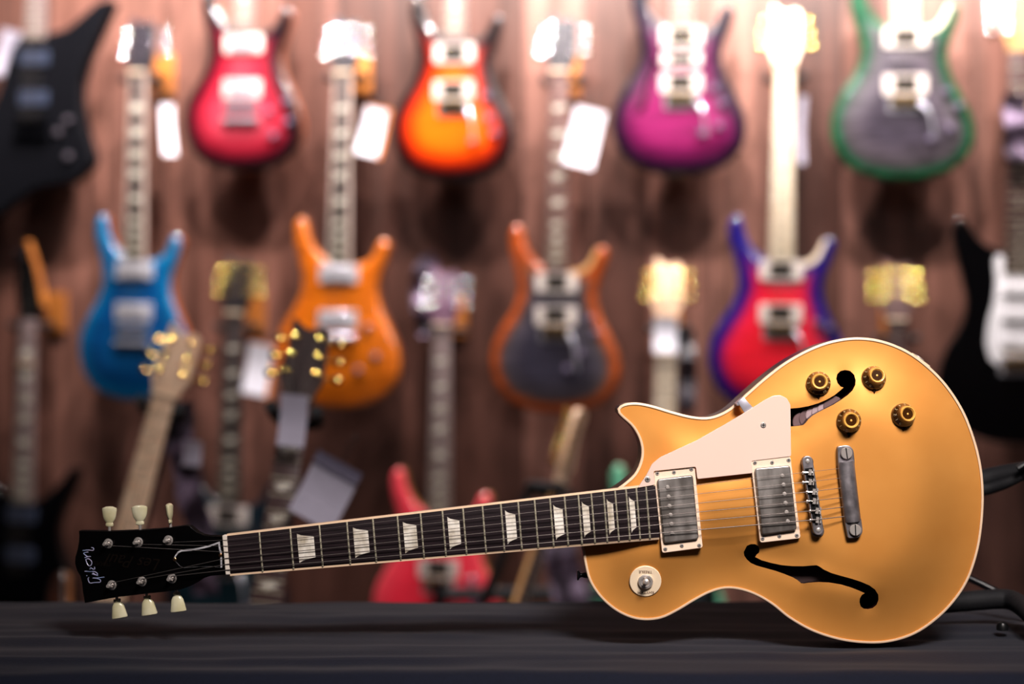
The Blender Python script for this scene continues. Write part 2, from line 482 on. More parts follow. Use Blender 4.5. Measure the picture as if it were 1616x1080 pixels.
# ---- neck and fingerboard
fbA, fbB = (357.5, 845.8), (363.0, 906.8)          # nut end, treble / bass edge
fbC, fbD = (1034.0, 766.3), (1040.5, 849.2)        # body end
HN, HB = 0.0150, 0.0172
def board(u, t, h=None):
    """u: 0 nut .. 1 body end, t: 0 treble edge .. 1 bass edge"""
    hb = HN + (HB - HN) * u
    a = Vector(fbA).lerp(Vector(fbC), u); b = Vector(fbB).lerp(Vector(fbD), u); p = a.lerp(b, t)
    q = P(p.x, p.y, hb); 
    q.y -= 0.0 if h is None else h
    return q
def fret_u(n): return (1 - 2 ** (-n / 12.0)) * 920.0 / 676.7
def crown(t): return 0.0014 * (1 - (2 * t - 1) ** 2)
v = []; f = []; NT = 9; US = 40
for i in range(US + 1):
    for k in range(NT):
        v.append(board(i / US, k / (NT - 1), crown(k / (NT - 1))))
nb0 = len(v)
for i in range(US + 1):
    for k in range(NT): p = v[i * NT + k]; v.append(Vector((p.x, p.y + 0.0058, p.z)))
for i in range(US):
    for k in range(NT - 1):
        a = i * NT + k; f.append((a, a + 1, a + NT + 1, a + NT))
    for k in (0, NT - 1):
        a = i * NT + k; f.append((a, a + NT, nb0 + a + NT, nb0 + a))
f.append(tuple(US * NT + k for k in range(NT)) + tuple(nb0 + US * NT + k for k in reversed(range(NT))))
f.append(tuple(reversed([k for k in range(NT)])) + tuple(nb0 + k for k in range(NT)))
fb = obj('fretboard', (v, f), rosewood_dark, hero)
for tt, off in ((0.0, -1), (1.0, 1)):
    pts = [board(u, tt) for u in np.linspace(0, 1, 30)]
    bmb = MB(); d = Vector((0, 0, -off * 0.0011))
    vv = []
    for p in pts:
        z1 = Vector((0, 0, -off * 0.0024))
        vv += [p + Vector((0, -0.0001, 0)) - z1 * 0.15, p + z1 * 0.75 + Vector((0, 0.0001, 0)), p + z1 * 0.75 + Vector((0, 0.0068, 0)), p - z1 * 0.15 + Vector((0, 0.0068, 0))]
    ff = [(i * 4 + k, i * 4 + (k + 1) % 4, (i + 1) * 4 + (k + 1) % 4, (i + 1) * 4 + k) for i in range(29) for k in range(4)] + [(0, 1, 2, 3), (119, 118, 117, 116)]
    obj('fretboard_binding', (vv, ff), cream_binding, fb, smooth=30)
for nfr in range(1, 23):
    u = fret_u(nfr)
    obj('fret', tube([board(u, t, crown(t) + 0.0003) for t in np.linspace(0.012, 1.0, 9)], 0.00105, 8), fret_wire, fb)
for nfr in (3, 5, 7, 9, 12, 15, 17, 19, 21):
    ua, ub = fret_u(nfr - 1), fret_u(nfr)
    w = 0.57 if nfr < 13 else (0.62 if nfr < 17 else 0.52)
    m_ = (ua + ub) / 2; ha = (ub - ua) * w / 2
    if nfr in (17, 19, 21): m_ -= (ub - ua) * 0.02
    q = [(m_ - ha, 0.15), (m_ + ha * 0.2, 0.215), (m_ + ha, 0.255), (m_ + ha, 0.76), (m_ + ha * 0.2, 0.785), (m_ - ha, 0.865)]
    ts = np.linspace(0, 1, 7); vv = []; ff = []
    L = []; R = []
    for t in ts:
        L.append(board(m_ - ha, 0.15 + t * 0.715)); 
    cols = []
    for s in np.linspace(-1, 1, 5):
        k = (s + 1) / 2
        t0 = 0.15 + 0.105 * k ** 0.55; t1 = 0.865 - 0.105 * k ** 0.55
        cols.append([board(m_ + s * ha, t0 + (t1 - t0) * t, crown(t0 + (t1 - t0) * t) + 0.00012) for t in ts])
    vv = [p for c in cols for p in c]
    ff = [(c * 7 + k, c * 7 + k + 1, c * 7 + k + 8, c * 7 + k + 7) for c in range(4) for k in range(6)]
    obj('inlay', (vv, ff), pearl, fb)
# neck shaft
v = []; f = []; NS = 12; NU = 14
for i in range(NU + 1):
    u = 0.002 + (1.0 - 0.03) * i / NU
    a = board(max(u, -0.02), 0.0); b = board(max(u, -0.02), 1.0)
    dep = 0.016 + 0.004 * u
    for k in range(NS + 1):
        th = PI * k / NS; c = (1 - math.cos(th)) / 2
        p = a.lerp(b, 0.01 + 0.98 * c); v.append(Vector((p.x, p.y + 0.0056 + dep * math.sin(th) ** 0.8, p.z)))
for i in range(NU):
    for k in range(NS): a = i * (NS + 1) + k; f.append((a, a + NS + 1, a + NS + 2, a + 1))
    f.append((i * (NS + 1), i * (NS + 1) + NS, (i + 1) * (NS + 1) + NS, (i + 1) * (NS + 1)))
f.append(tuple(range(NS + 1))); f.append(tuple(reversed(range(NU * (NS + 1), (NU + 1) * (NS + 1)))))
obj('neck', (v, f), mahog, hero, smooth=50)
# nut
npx = Z2([(1003, 341), (1031, 341), (1053, 588), (1025, 590)])
obj('nut', prism(rounded([L2(x, y, 0.017) for x, y in npx], 0.001), -0.005, -0.0178, 0.0006), M('bone_nut', (232, 222, 210), 0.35, var=0.06), hero)
# ---- headstock (tips back)
TB = math.tan(math.radians(13))
def hs_h(px): return 0.0125 - max(0.0, (354 - px)) * S * TB
def H(px, py, dh=0.0): return P(px, py, hs_h(px) + dh)
hp = Z2([(98, 313), (300, 317), (490, 309), (640, 298), (720, 287), (770, 280), (797, 283), (818, 300), (845, 322), (880, 339), (915, 346), (1004, 346), (1040, 588), (985, 592), (930, 597), (890, 610),
         (850, 636), (800, 662), (740, 684), (640, 697), (500, 712), (340, 731), (200, 756), (136, 769), (124, 700), (118, 640), (108, 600), (86, 560), (74, 520), (76, 480), (90, 430), (99, 380), (101, 340)])
fr = [H(x, y) for x, y in hp]; bk = []
for p in fr: bk.append(Vector((p.x, p.y + 0.014, p.z)))
n = len(fr)
pc = sum(fr, Vector()) / n
fr_in = [p + (pc - p).normalized() * 0.0006 + Vector((0, -0.0004, 0)) for p in fr]
vv = bk + fr + fr_in
ff = [tuple(range(n))] + [(n + i, n + (i + 1) % n, (i + 1) % n, i) for i in range(n)] + [(2 * n + i, 2 * n + (i + 1) % n, n + (i + 1) % n, n + i) for i in range(n)] + [tuple(reversed(range(2 * n, 3 * n)))]
hs = obj('headstock', (vv, ff), [black_gloss, M('matte_black_edge', (6, 6, 7), 0.7, spec=0.05)], hero, [1] + [1] * n + [0] * n + [0], smooth=30)
# maker's script in pearl, read from the bottom edge upward
def Z11(x, y): return (120 + x / 7.71, 820 + y / 7.71)
strokes = [[(158, 708), (146, 722), (152, 750), (172, 775), (230, 770), (288, 766), (299, 748), (280, 728), (206, 712)], [(200, 716), (270, 712), (346, 704)],
           [(128, 682), (134, 690)], [(195, 664), (235, 676), (268, 684)],
           [(106, 632), (160, 636), (222, 636), (254, 654), (262, 672), (240, 676), (205, 652)],
           [(168, 608), (180, 590), (206, 606), (226, 604), (224, 578)],
           [(118, 488), (134, 536), (158, 566), (184, 556), (192, 526), (180, 500), (150, 480), (118, 488)],
           [(106, 466), (146, 456), (178, 452)], [(140, 456), (100, 424), (98, 408), (150, 398)], [(82, 380), (150, 374), (206, 378), (216, 362), (206, 346), (188, 344)]]
lg = MB()
for s in strokes:
    pts = [H(*Z11(x, y), 0.0006) for x, y in s]
    lg.add(tube(pts, 0.0005, 6, 4))
lg.obj('maker_script', M('mother_of_pearl_script', (205, 196, 222), 0.25, scale=160, col2=(150, 170, 210), coat=0.5), hs)
tx = text_mesh('Les Paul', 0.019, 0.45)
dv = (H(250, 893, 0.0006) - H(196, 887, 0.0006)).normalized()
o_ = H(212, 887, 0.00075); nn = Vector((-math.sin(math.radians(13)), -math.cos(math.radians(13)), 0))
rt = -dv; up = rt.cross(nn) * 1.0
if up.z > 0: up = -up
obj('model_script', place_text(tx, o_, rt, up, nn), M('faded_gold_ink', (30, 22, 18), 0.35, 0.3), hs, smooth=0)
tx = text_mesh('MODEL', 0.006)
obj('model_word', place_text(tx, H(161, 890, 0.00075), rt, up, nn), M('faded_gold_ink', (30, 22, 18), 0.35, 0.3), hs, smooth=0)
# truss rod cover
tc_px = Z2([(1004, 546), (940, 537), (850, 539), (765, 546), (738, 534), (720, 514), (703, 499), (699, 487), (709, 466), (726, 443), (749, 431), (780, 428), (820, 425), (860, 418), (925, 402), (988, 380), (993, 420), (1002, 450)])
tp = [H(x, y) for x, y in tc_px]; ctr = sum(tp, Vector()) / len(tp)
def hplate(px_pts, h0, h1, scale=1.0):
    q = [H(x, y) for x, y in px_pts]; c = sum(q, Vector()) / len(q)
    q = [c + (p - c) * scale for p in q]
    a = [p + nn * h0 for p in q]; b = [p + nn * h1 for p in q]; m_ = len(q)
    return a + b, [tuple(range(m_)), tuple(reversed(range(m_, 2 * m_)))] + [(m_ + i, m_ + (i + 1) % m_, (i + 1) % m_, i) for i in range(m_)]
tcv = obj('truss_rod_cover', hplate(tc_px, 0.0002, 0.0016), M('white_cover_edge', (214, 212, 216), 0.35, var=0.03), hero, smooth=30)
inn = [L for L in tc_px]
cxp = sum(p[0] for p in tc_px) / len(tc_px); cyp = sum(p[1] for p in tc_px) / len(tc_px)
inp = inset(ccw(tc_px), 1.9)
obj('cover_face', hplate([(x, y + 1.0) for x, y in inp], 0.0005, 0.0021), black_gloss, tcv, smooth=30)
def screw(name, p, nrm, r, parent, m=None):
    s = MB(); nrm = Vector(nrm)
    s.add(lathe([(-0.001, r), (0.0002, r), (0.0008, r * 0.7)], p, nrm, 12), 0)
    x, y, _ = frame_of(nrm)
    for a, b in ((x, y), (y, x)):
        q = Vector(p) + nrm * 0.00082
        s.add(([q - a * r * .6 - b * r * .13, q + a * r * .6 - b * r * .13, q + a * r * .6 + b * r * .13, q - a * r * .6 + b * r * .13], [(0, 1, 2, 3), ]), 1)
    return s.obj(name, [m or nickel_bright, black_plastic], parent)
for x, y in Z2([(704, 493), (992, 466)]):
    obj('screw', ball(H(x, y, 0.002), 0.0022, 10, (1, 0.6, 1)), M('brass_screw', (205, 160, 120), 0.3, 1.0), tcv)
# tuners
posts = [(171.3, 858.0), (218.8, 855.8), (266.3, 853.0), (177.0, 923.8), (224.5, 918.0), (272.0, 913.3)]
btn = [((291, 318), (291, 285), (291, 158), 0.0079, 0), ((486, 312), (484, 275), (480, 150), 0.0085, 0), ((679, 296), (675, 265), (667, 138), 0.0085, 1),
       ((338, 732), (338, 742), (358, 868), 0.0086, 0), ((525, 708), (527, 722), (545, 849), 0.0086, 0), ((712, 690), (714, 700), (728, 828), 0.0086, 0)]
key_m = M('aged_pearloid_button', (228, 222, 194), 0.3, scale=60, col2=(208, 200, 160), coat=0.4)
for (px, py), (s0, s1, s2, bw, edge), in zip(posts, btn):
    t = MB(); c = H(px, py)
    t.add(lathe([(0, 0.0053), (0.0012, 0.0053), (0.002, 0.0036), (0.002, 0.0028)], c, nn, 20))
    t.add(lathe([(0.001, 0.0027), (0.0062, 0.0026), (0.0068, 0.0022), (0.0098, 0.0022), (0.0108, 0.0017)], c, nn, 16))
    (sx, sy), = Z2([s0]); (ax, ay), = Z2([s1]); (ex, ey), = Z2([s2])
    hh = -0.009
    a = H(sx, sy, hh); b = H(ax, ay, hh); e = H(ex, ey, hh)
    d_ = (b - a); d_ = (e - b).normalized()
    t.add(cyl(a - d_ * 0.006, b + d_ * 0.003, 0.0016, 10))
    tm = t.obj('tuning_machine', nickel_bright, hero)
    Ln = (e - b).length; k = Ln / 0.0225
    if s0[1] < 500:
        prof = [(0, 0.0038), (0.0008, 0.0047), (0.0028, 0.0048), (0.0042, 0.004), (0.0055, 0.0050), (0.0085, 0.0070), (0.012, 0.0080), (0.0190, 0.0090), (0.0205, 0.0086), (0.0222, 0.0045), (0.0225, 0.001)]
    else:
        prof = [(0, 0.0034), (0.0008, 0.0042), (0.0022, 0.0042), (0.0034, 0.0034), (0.0048, 0.0048), (0.008, 0.0066), (0.013, 0.0075), (0.0200, 0.0088), (0.0212, 0.0085), (0.0220, 0.005), (0.0222, 0.001)]
    prof = [(q * k, r * bw / 0.0087) for q, r in prof]
    xd = Vector((0, 1, 0)) if edge else Vector((1, 0, 0.1))
    obj('tuner_button', lathe(prof, b, d_, 16, 0.45, xd), key_m, tm, smooth=28)

# ---- pickguard
pg_px = Z1([(697, 441), (572, 456), (576, 494), (401, 513), (396, 474), (263, 488), (268, 531), (212, 541), (240, 500), (258, 465), (285, 443), (400, 390), (500, 333), (560, 297), (615, 262), (640, 250), (663, 248), (683, 257), (695, 278)])
pgp = [L2(x, y, 0.0185) for x, y in pg_px]
pgd = obj('pickguard', prism(rounded(pgp, 0.0016, 2), -0.0165, -0.0187, 0.0004), M('cream_pickguard', (230, 204, 190), 0.32, var=0.03, scale=8, coat=0.3), hero, smooth=30)
for (x, y) in Z1([(609.5, 342.5), (244, 514)]):
    screw('screw', P(x, y, 0.0189), (0, -1, 0), 0.0031, pgd)
br = MB()
ba, bc = [(1158, 640), (1172, 626), (1188, 643), (1174, 652)], 0
br.add(prism([L2(x, y, 0.012) for x, y in [(1163, 634), (1172.5, 627), (1189, 645), (1176, 655)]], -0.0135, -0.0162, 0.0003))
br.add(prism([L2(x, y, 0.006) for x, y in [(1160, 637), (1171, 627), (1174, 630), (1163, 641)]], 0.002, -0.0155, 0.0003))
br.obj('guard_bracket', M('dull_bracket_steel', (206, 204, 216), 0.35, 0.6), hero)

# ---- pickups
def pickup(ring, cover, poles, screws, hr, hc):
    r = obj('pickup', prism(rounded([L2(x, y, hr) for x, y in ring], 0.0028, 4), -0.0065, -hr, 0.0007), M('cream_ring', (238, 214, 192), 0.35, var=0.04, coat=0.2), hero)
    c = obj('pickup_cover', prism(rounded([L2(x, y, hc) for x, y in cover], 0.0034, 4), -hr + 0.002, -hc, 0.0013), nickel_cover, r, smooth=50)
    for x, y in poles:
        obj('pole_screw', lathe([(-0.001, 0.0023), (0.0003, 0.0023), (0.0009, 0.0016), (0.0010, 0.0004)], P(x, y, hc), (0, -1, 0), 12), nickel_bright, r)
    for x, y in screws:
        screw('ring_screw', P(x, y, hr + 0.0001), (0, -1, 0), 0.0022, r)
pickup(Z1([(263, 488), (393, 473), (418.5, 730), (289.5, 747)]), Z7([(150, 310), (378, 282), (416, 692), (194, 720)]),
       Z7([(215, 361), (222, 421), (228, 480), (235, 537), (240, 596), (246, 655)]), Z1([(274.5, 495), (327.5, 492), (382, 482), (300, 734), (352, 723.5), (407, 722)]), 0.0165, 0.0205)
pickup(Z1([(569, 454), (695, 440), (727.5, 700), (599, 714.5)]), Z7([(773, 240), (998, 221), (1042, 634), (818, 666)]),
       Z7([(948, 288), (955, 345), (961, 404), (968, 462), (974, 520), (982, 578)]), Z1([(583, 462), (637, 461), (689, 453.5), (607, 701), (660, 693), (715, 691)]), 0.0178, 0.0225)
# ---- bridge
b0, = Z12([(208, 230)]); b1, = Z12([(310, 880)])
def capsule(a, b, w, h, n=10):
    A, B = Vector(L2(*a, h)), Vector(L2(*b, h)); d = (B - A).normalized(); nrm = Vector((-d.y, d.x)); out = []
    for k in range(n + 1):
        t = PI * k / n; out.append(A + (nrm * math.cos(t) - d * math.sin(t)) * w)
    for k in range(n + 1):
        t = PI * k / n; out.append(B + (-nrm * math.cos(t) + d * math.sin(t)) * w)
    return [(p.x, p.y) for p in out]
bg_ = MB(); bg_.add(prism(capsule(b0, b1, 0.0057, 0.024), -0.0165, -0.0235, 0.0008))
bridge = bg_.obj('bridge', nickel, hero)
for p in (b0, b1):
    q = P(*p, 0.012); w = MB()
    w.add(lathe([(-0.002, 0.0068), (0.0028, 0.0068), (0.0034, 0.0062)], q + Vector((-0.0012, 0, -0.0008)), (0, -1, 0), 20)); w.add(cyl(q + Vector((0, 0.004, 0)), q + Vector((0, -0.006, 0)), 0.003, 10))
    w.obj('thumb_wheel', nickel, bridge)
    obj('bridge_post', lathe([(0, 0.0026), (0.0004, 0.0022), (0.0007, 0.0012)], P(*p, 0.0237), (0, -1, 0), 12), nickel_bright, bridge)
tr = MB(); A = Vector(L2(*b0, 0.024)); B = Vector(L2(*b1, 0.024)); dl = (B - A).normalized(); nl = Vector((dl.y, -dl.x))
def ab(t, s): q = A.lerp(B, t) + nl * s; return (q.x, q.y)
tr.add(prism([ab(0.10, -0.0042), ab(0.90, -0.0042), ab(0.90, 0.0042), ab(0.10, 0.0042)], -0.021, -0.0236)); tr.obj('saddle_slot', black_plastic, bridge)
sad_px = Z12([(200, 333), (215, 425), (235, 518), (252, 606), (262, 698), (280, 785)])
s_right = [P(x + 10, y - 0.4, 0.026) for x, y in sad_px]
for i, (x, y) in enumerate(sad_px):
    c = P(x + (3.0 if i % 2 else 5.5) - 2.5 + i * 0.15, y, 0.0245); m_ = MB()
    m_.add(box(c + Vector((0.0012, 0, 0)), (0.0032, 0.0036, 0.0062), Euler((0, math.radians(7), 0)).to_matrix()))
    m_.add(box(c + Vector((0.0012, -0.0017, 0)), (0.0014, 0.0014, 0.0062), Euler((0, math.radians(7), 0)).to_matrix()))
    m_.add(box(c + Vector((0.0048, 0.0004, 0)), (0.0016, 0.003, 0.0070), Euler((0, math.radians(7), 0)).to_matrix()))
    m_.add(cyl(c + Vector((0.0055, 0, 0)), c + Vector((-0.0058, 0, -0.0006)), 0.0011, 8))
    m_.add(ball(c + Vector((-0.0062, 0, -0.0007)), 0.0022, 10, (0.6, 1, 1)))
    m_.obj('saddle', nickel_bright, bridge)
# ---- tailpiece
t0, = Z12([(572, 155)]); t1, = Z12([(655, 880)])
tl = [Z12([q])[0] for q in [(498, 110), (520, 78), (560, 70), (615, 74), (636, 92), (690, 540), (732, 945), (690, 968), (620, 962), (580, 940), (548, 640)]]
tb = MB()
A = Vector(L2(*t0, 0.02)); B = Vector(L2(*t1, 0.02)); dl = (B - A).normalized(); nl = Vector((dl.y, -dl.x))
Lb = (B - A).length
# half-round bar between the studs
vv = []; ff = []; NK = 14
for t in (0.105, 0.12, 0.88, 0.895):
    r = 0.0092 if t in (0.12, 0.88) else 0.0082
    for k in range(NK):
        th = 2 * PI * k / NK
        q = A.lerp(B, t) + nl * (r * math.cos(th) + 0.0012)
        vv.append(Vector((q.x, -0.0178 - 0.0068 * math.sin(th), q.y)))
for i in range(3):
    for k in range(NK): ff.append((i * NK + k, i * NK + (k + 1) % NK, (i + 1) * NK + (k + 1) % NK, (i + 1) * NK + k))
ff.append(tuple(reversed(range(NK)))); ff.append(tuple(range(3 * NK, 4 * NK)))
tb.add((vv, ff))
for t, sgn in ((0.0, -1), (1.0, 1)):
    c = A.lerp(B, t); w = 0.0092
    pl = [c + dl * (sgn * 0.0085) - nl * 0.004, c + dl * (sgn * 0.0085) + nl * 0.0085, c + nl * (w + 0.001) - dl * sgn * 0.013, c - nl * (w - 0.0012) - dl * sgn * 0.013, c - nl * (w - 0.001) + dl * sgn * 0.003]
    tb.add(prism(rounded([(p.x, p.y) for p in pl], 0.003, 3), -0.013, -0.0205, 0.0008))
tail = tb.obj('tailpiece', nickel, hero, 40)
for p, ang in ((t0, 8), (t1, 2)):
    q = P(*p, 0.0205); s = MB()
    s.add(lathe([(-0.012, 0.0055), (0.0002, 0.0062), (0.0022, 0.0062), (0.0028, 0.0056)], q, (0, -1, 0), 24), 0)
    s.add(box(q + Vector((0, -0.0028, 0)), (0.0011, 0.0004, 0.0118), Euler((0, math.radians(-ang), 0)).to_matrix()), 1)
    s.obj('tailpiece_stud', [nickel_bright, black_plastic], tail)
# ---- strings
nut_t = [0.115, 0.27, 0.425, 0.58, 0.735, 0.885]
tails = Z12([(520, 297), (527, 388), (543, 481), (550, 572), (562, 661), (572, 751)])
gauge = [0.00022, 0.00027, 0.00033, 0.00040, 0.00047, 0.00055]
post_of = [2, 1, 0, 3, 4, 5]
for i in range(6):
    nx = 357.5 + 5.5 * nut_t[i] - 2.0; ny = 845.8 + 61 * nut_t[i]
    pn = P(nx, ny, 0.0186)
    sd = sad_px[i]; ps = P(sd[0] + 3.0, sd[1] - 0.4, 0.0268); pt = P(*tails[i], 0.0195)
    pp = H(*posts[post_of[i]], 0.0072)
    side = Vector((0, 0, 0.0024 if i < 3 else -0.0024)) * (1 if i not in () else 1)
    pw = pp - side
    if i in (0, 1, 2): pw = pp + Vector((0, 0, -0.0024))
    else: pw = pp + Vector((0, 0, 0.0024))
    pts = [pt + (pt - ps).normalized() * 0.004, pt, ps, pn, pw]
    for k in range(1, 9):
        th = k * 1.5
        pts.append(pp + Vector((-0.0026 * math.sin(th), 0.00028 * k, (1 if i > 2 else -1) * 0.0026 * math.cos(th))))
    obj('string', tube(pts, gauge[i], 6), steel_string, hero, smooth=60)
# ---- knobs
amber = M('dark_amber_skirt', (78, 46, 16), 0.18, 0.2, coat=1.0, var=0.2)
kgold = M('gold_knob_cap', (240, 184, 92), 0.42, 0.15, coat=0.6, var=0.06)
kink = M('pale_numeral_ink', (200, 180, 140), 0.5)
dark_tip = M('dark_pointer_metal', (60, 36, 24), 0.3, 1.0)
for kx, ky in [(1293.7, 606.0), (1380.6, 597.6), (1338.8, 664.5), (1425.2, 656.2)]:
    c2 = L2(kx, ky, 0.012); h = top_h(*c2); nk = top_n(*c2); c = Vector((c2[0], -h + 0.0008, c2[1]))
    kb = obj('control_knob', lathe([(0, 0.0126), (0.0008, 0.0131), (0.0042, 0.0129), (0.0058, 0.0122), (0.0085, 0.0098), (0.0125, 0.0087), (0.0150, 0.0084)], c, nk, 32), amber, hero)
    obj('knob_cap', lathe([(0.0148, 0.0085), (0.0162, 0.0083), (0.0168, 0.0077), (0.0167, 0.0068), (0.0152, 0.0060), (0.0138, 0.0044), (0.0132, 0.0030), (0.0140, 0.0020), (0.0152, 0.0010), (0.0154, 0.0002)], c, nk, 32, closed_start=False), kgold, kb)
    nm = MB()
    zx = Vector((1, 0, 0)); zx = (zx - nk * zx.dot(nk)).normalized(); zz = zx.cross(nk)
    if zz.z < 0: zz = -zz
    for k in range(11):
        th = math.radians(-120 - 30 * k)
        rad = zx * math.cos(th) + zz * math.sin(th)
        slope = (nk * 0.75 + rad * 0.66).normalized()
        upv = (-rad + nk * 0.9).normalized(); rr = upv.cross(slope)
        nm.add(place_text(text_mesh(str(k), 0.0042), c + nk * 0.0076 + rad * 0.0113, rr, upv, slope))
    nm.obj('numerals', kink, kb, 0)
    dn = (-zz).normalized() * math.cos(0.05)
    a = c + nk * 0.0008
    pv = [a + dn * 0.0175, a + dn * 0.0115 + zx * 0.0034, a + dn * 0.0115 - zx * 0.0034, a + dn * 0.0165 + nk * 0.0016, a + dn * 0.012 + zx * 0.0026 + nk * 0.0018, a + dn * 0.012 - zx * 0.0026 + nk * 0.0018]
    obj('pointer', (pv, [(0, 1, 2), (3, 5, 4), (0, 3, 4, 1), (0, 2, 5, 3), (1, 4, 5, 2)]), dark_tip, kb)
# ---- selector switch with its washer
sc_ = L2(1019.4, 918.6, 0.012); hsw = top_h(*sc_); nsw = top_n(*sc_); cs = Vector((sc_[0], -hsw - 0.0002, sc_[1]))
sw = obj('selector_switch', lathe([(-0.002, 0.0170), (0.0010, 0.0170), (0.0014, 0.0166), (0.0014, 0.0062)], cs, nsw, 48), M('cream_washer', (240, 220, 192), 0.4, var=0.03), hero)
wx = Vector((1, 0, 0)); wx = (wx - nsw * wx.dot(nsw)).normalized(); wz = wx.cross(nsw); wz = wz if wz.z > 0 else -wz
ink = M('dark_print', (96, 62, 48), 0.6)
for word, off in (('TREBLE', 0.0106), ('RHYTHM', -0.0122)):
    obj('lettering', place_text(text_mesh(word, 0.0044), cs + nsw * 0.00165 + wz * off + wx * (0.0006 if off < 0 else -0.0002), -wx, -wz, nsw), ink, sw, smooth=0)
obj('switch_nut', lathe([(0.0008, 0.0080), (0.0035, 0.0080), (0.0042, 0.0074), (0.0042, 0.0050), (0.003, 0.0046)], cs, nsw, 30), nickel_bright, sw)
lv = (nsw + wz * 0.28).normalized()
obj('switch_lever', lathe([(0.001, 0.0018), (0.008, 0.0020), (0.0105, 0.0030), (0.0135, 0.0034), (0.0155, 0.0026), (0.0162, 0.0008)], cs, lv, 16), nickel_bright, sw)
# ---- strap button, jack plate, pale side edge
p = P(924, 908, -0.018); dsb = Vector((-0.93, 0, -0.02)).normalized()
obj('strap_button', lathe([(-0.004, 0.0032), (0.001, 0.0032), (0.004, 0.0022), (0.006, 0.0028), (0.0078, 0.0056), (0.0092, 0.0052)], p, dsb, 16), black_metal, hero)
jp = MB(); c = P(1446.5, 569.5, -0.030); dj = Vector((0.60, 0, 0.80)); uj = Vector((-0.80, 0, 0.60))
M3 = Matrix((uj, Vector((0, 1, 0)), dj)).transposed()
jp.add(box(c, (0.024, 0.034, 0.003), M3), 0); jp.add(cyl(c, c + dj * 0.0045, 0.0065, 14), 1)
jp.obj('jack_plate', [cream, nickel_bright], hero)

# ================================================================== ROOM
YAW = math.radians(8.5)
tdir = Vector((math.cos(YAW), -math.sin(YAW), 0)); ndir = Vector((-math.sin(YAW), -math.cos(YAW), 0))
W0 = Vector((0, 3.72, 0))        # the plane of the hanging guitars' fronts, on the camera's axis
GAP = 0.165
def wp(px, py, off=0.0):
    """where the sight line meets the plane at distance off in front of the hanging guitars' fronts"""
    o = Vector((0, 0, CAMZ)); d = ray(px, py); q = W0 + ndir * off
    return o + d * ((q - o).dot(ndir) / d.dot(ndir))
m, nt, b = base_mat('brown_plank_wall')
tc = nt.nodes.new('ShaderNodeTexCoord'); sx = nt.nodes.new('ShaderNodeSeparateXYZ'); nt.links.new(tc.outputs['Object'], sx.inputs[0])
def math_n(op, a, bb=None):
    q = nt.nodes.new('ShaderNodeMath'); q.operation = op
    for i, v_ in enumerate((a, bb)):
        if v_ is None: continue
        if isinstance(v_, (int, float)): q.inputs[i].default_value = v_
        else: nt.links.new(v_, q.inputs[i])
    return q.outputs[0]
xs = math_n('DIVIDE', sx.outputs['X'], 0.155)
fl_ = math_n('FLOOR', xs); fr_ = math_n('FRACT', xs)
wn = nt.nodes.new('ShaderNodeTexWhiteNoise'); wn.noise_dimensions = '1D'; nt.links.new(fl_, wn.inputs['W'])
rp = ramp(nt, wn.outputs['Value'], [(0.0, rgb((80, 51, 43))), (0.4, rgb((112, 76, 66))), (0.75, rgb((150, 109, 97))), (1.0, rgb((124, 86, 75)))])
g1 = add_noise(nt, 1.0, (26, 1, 1.3), 5.0)
gr = ramp(nt, g1.outputs['Fac'], [(0.3, (0.48, 0.45, 0.44, 1)), (0.7, (1.12, 1.1, 1.1, 1))])
cc = mixc(nt, rp.outputs['Color'], gr.outputs['Color'], 1.0, 'MULTIPLY')
kn = add_noise(nt, 1.0, (9, 1, 2.4), 2.0)
kr = ramp(nt, kn.outputs['Fac'], [(0.28, (0.45, 0.4, 0.38, 1)), (0.42, (1, 1, 1, 1))])
cc = mixc(nt, cc, kr.outputs['Color'], 1.0, 'MULTIPLY')
seam = math_n('LESS_THAN', fr_, 0.025)
cc = mixc(nt, cc, rgb((50, 28, 24)), seam)
nt.links.new(cc, b.inputs['Base Color']); b.inputs['Roughness'].default_value = 0.42
wall_m = m
def structure(o): o['kind'] = 'structure'; return o
wc = W0 - ndir * GAP
wv, wf = box((0, 0.04, 1.5), (7.0, 0.08, 3.0))
wall = obj('wall_back', (wv, wf), wall_m, None, smooth=0); wall.location = wc; wall.rotation_euler = (0, 0, -YAW); structure(wall)
flo = obj('floor', box((0, 1.6, -0.05), (9, 9, 0.1)), M('dark_floor_boards', (58, 42, 36), 0.45, scale=4, stretch=(1, 8, 1), col2=(36, 26, 22)), None, smooth=0); structure(flo)
ceil = obj('ceiling', box((0, 1.6, 3.05), (9, 9, 0.1)), M('white_ceiling_paint', (150, 146, 142), 0.8, var=0.04), None, smooth=0); structure(ceil)

fw = obj('wall_front', box((0, -2.6, 1.5), (9, 0.1, 3.0)), M('pale_shop_wall', (196, 188, 184), 0.7, var=0.06, scale=2), None, smooth=0); structure(fw)

# ================================================================== TABLE AND CLOTH
tab = thing('folding_table', 'long table hidden under the black cloth below the gold guitar', 'table', (0.05, 1.75, 0))
tt = MB(); tt.add(box((0, 0, 0.724), (1.66, 0.36, 0.03))); tt.obj('tabletop', black_plastic, tab)
for sx_ in (-0.76, 0.76):
    for sy_ in (-0.14, 0.14):
        obj('leg', cyl((sx_, sy_, 0.0), (sx_, sy_, 0.71), 0.016, 12), black_metal, tab)
CL_Y0, CL_Y1 = 1.556, 1.985
cv = []; cf = []
NXc, NYc = 260, 70
def wr(x, y):
    a = noise.noise(Vector((x * 1.6, y * 13.0, 1.3))) * 0.5 + noise.noise(Vector((x * 4.5 + y * 6, y * 34.0, 7.1))) * 0.35 + noise.noise(Vector((x * 14, y * 22, 3.7))) * 0.16
    a += 0.45 * math.exp(-((y - 1.63 - 0.03 * x) / 0.010) ** 2) * (0.4 + 0.6 * max(0, 0.3 - x)) 
    return a
rows = []
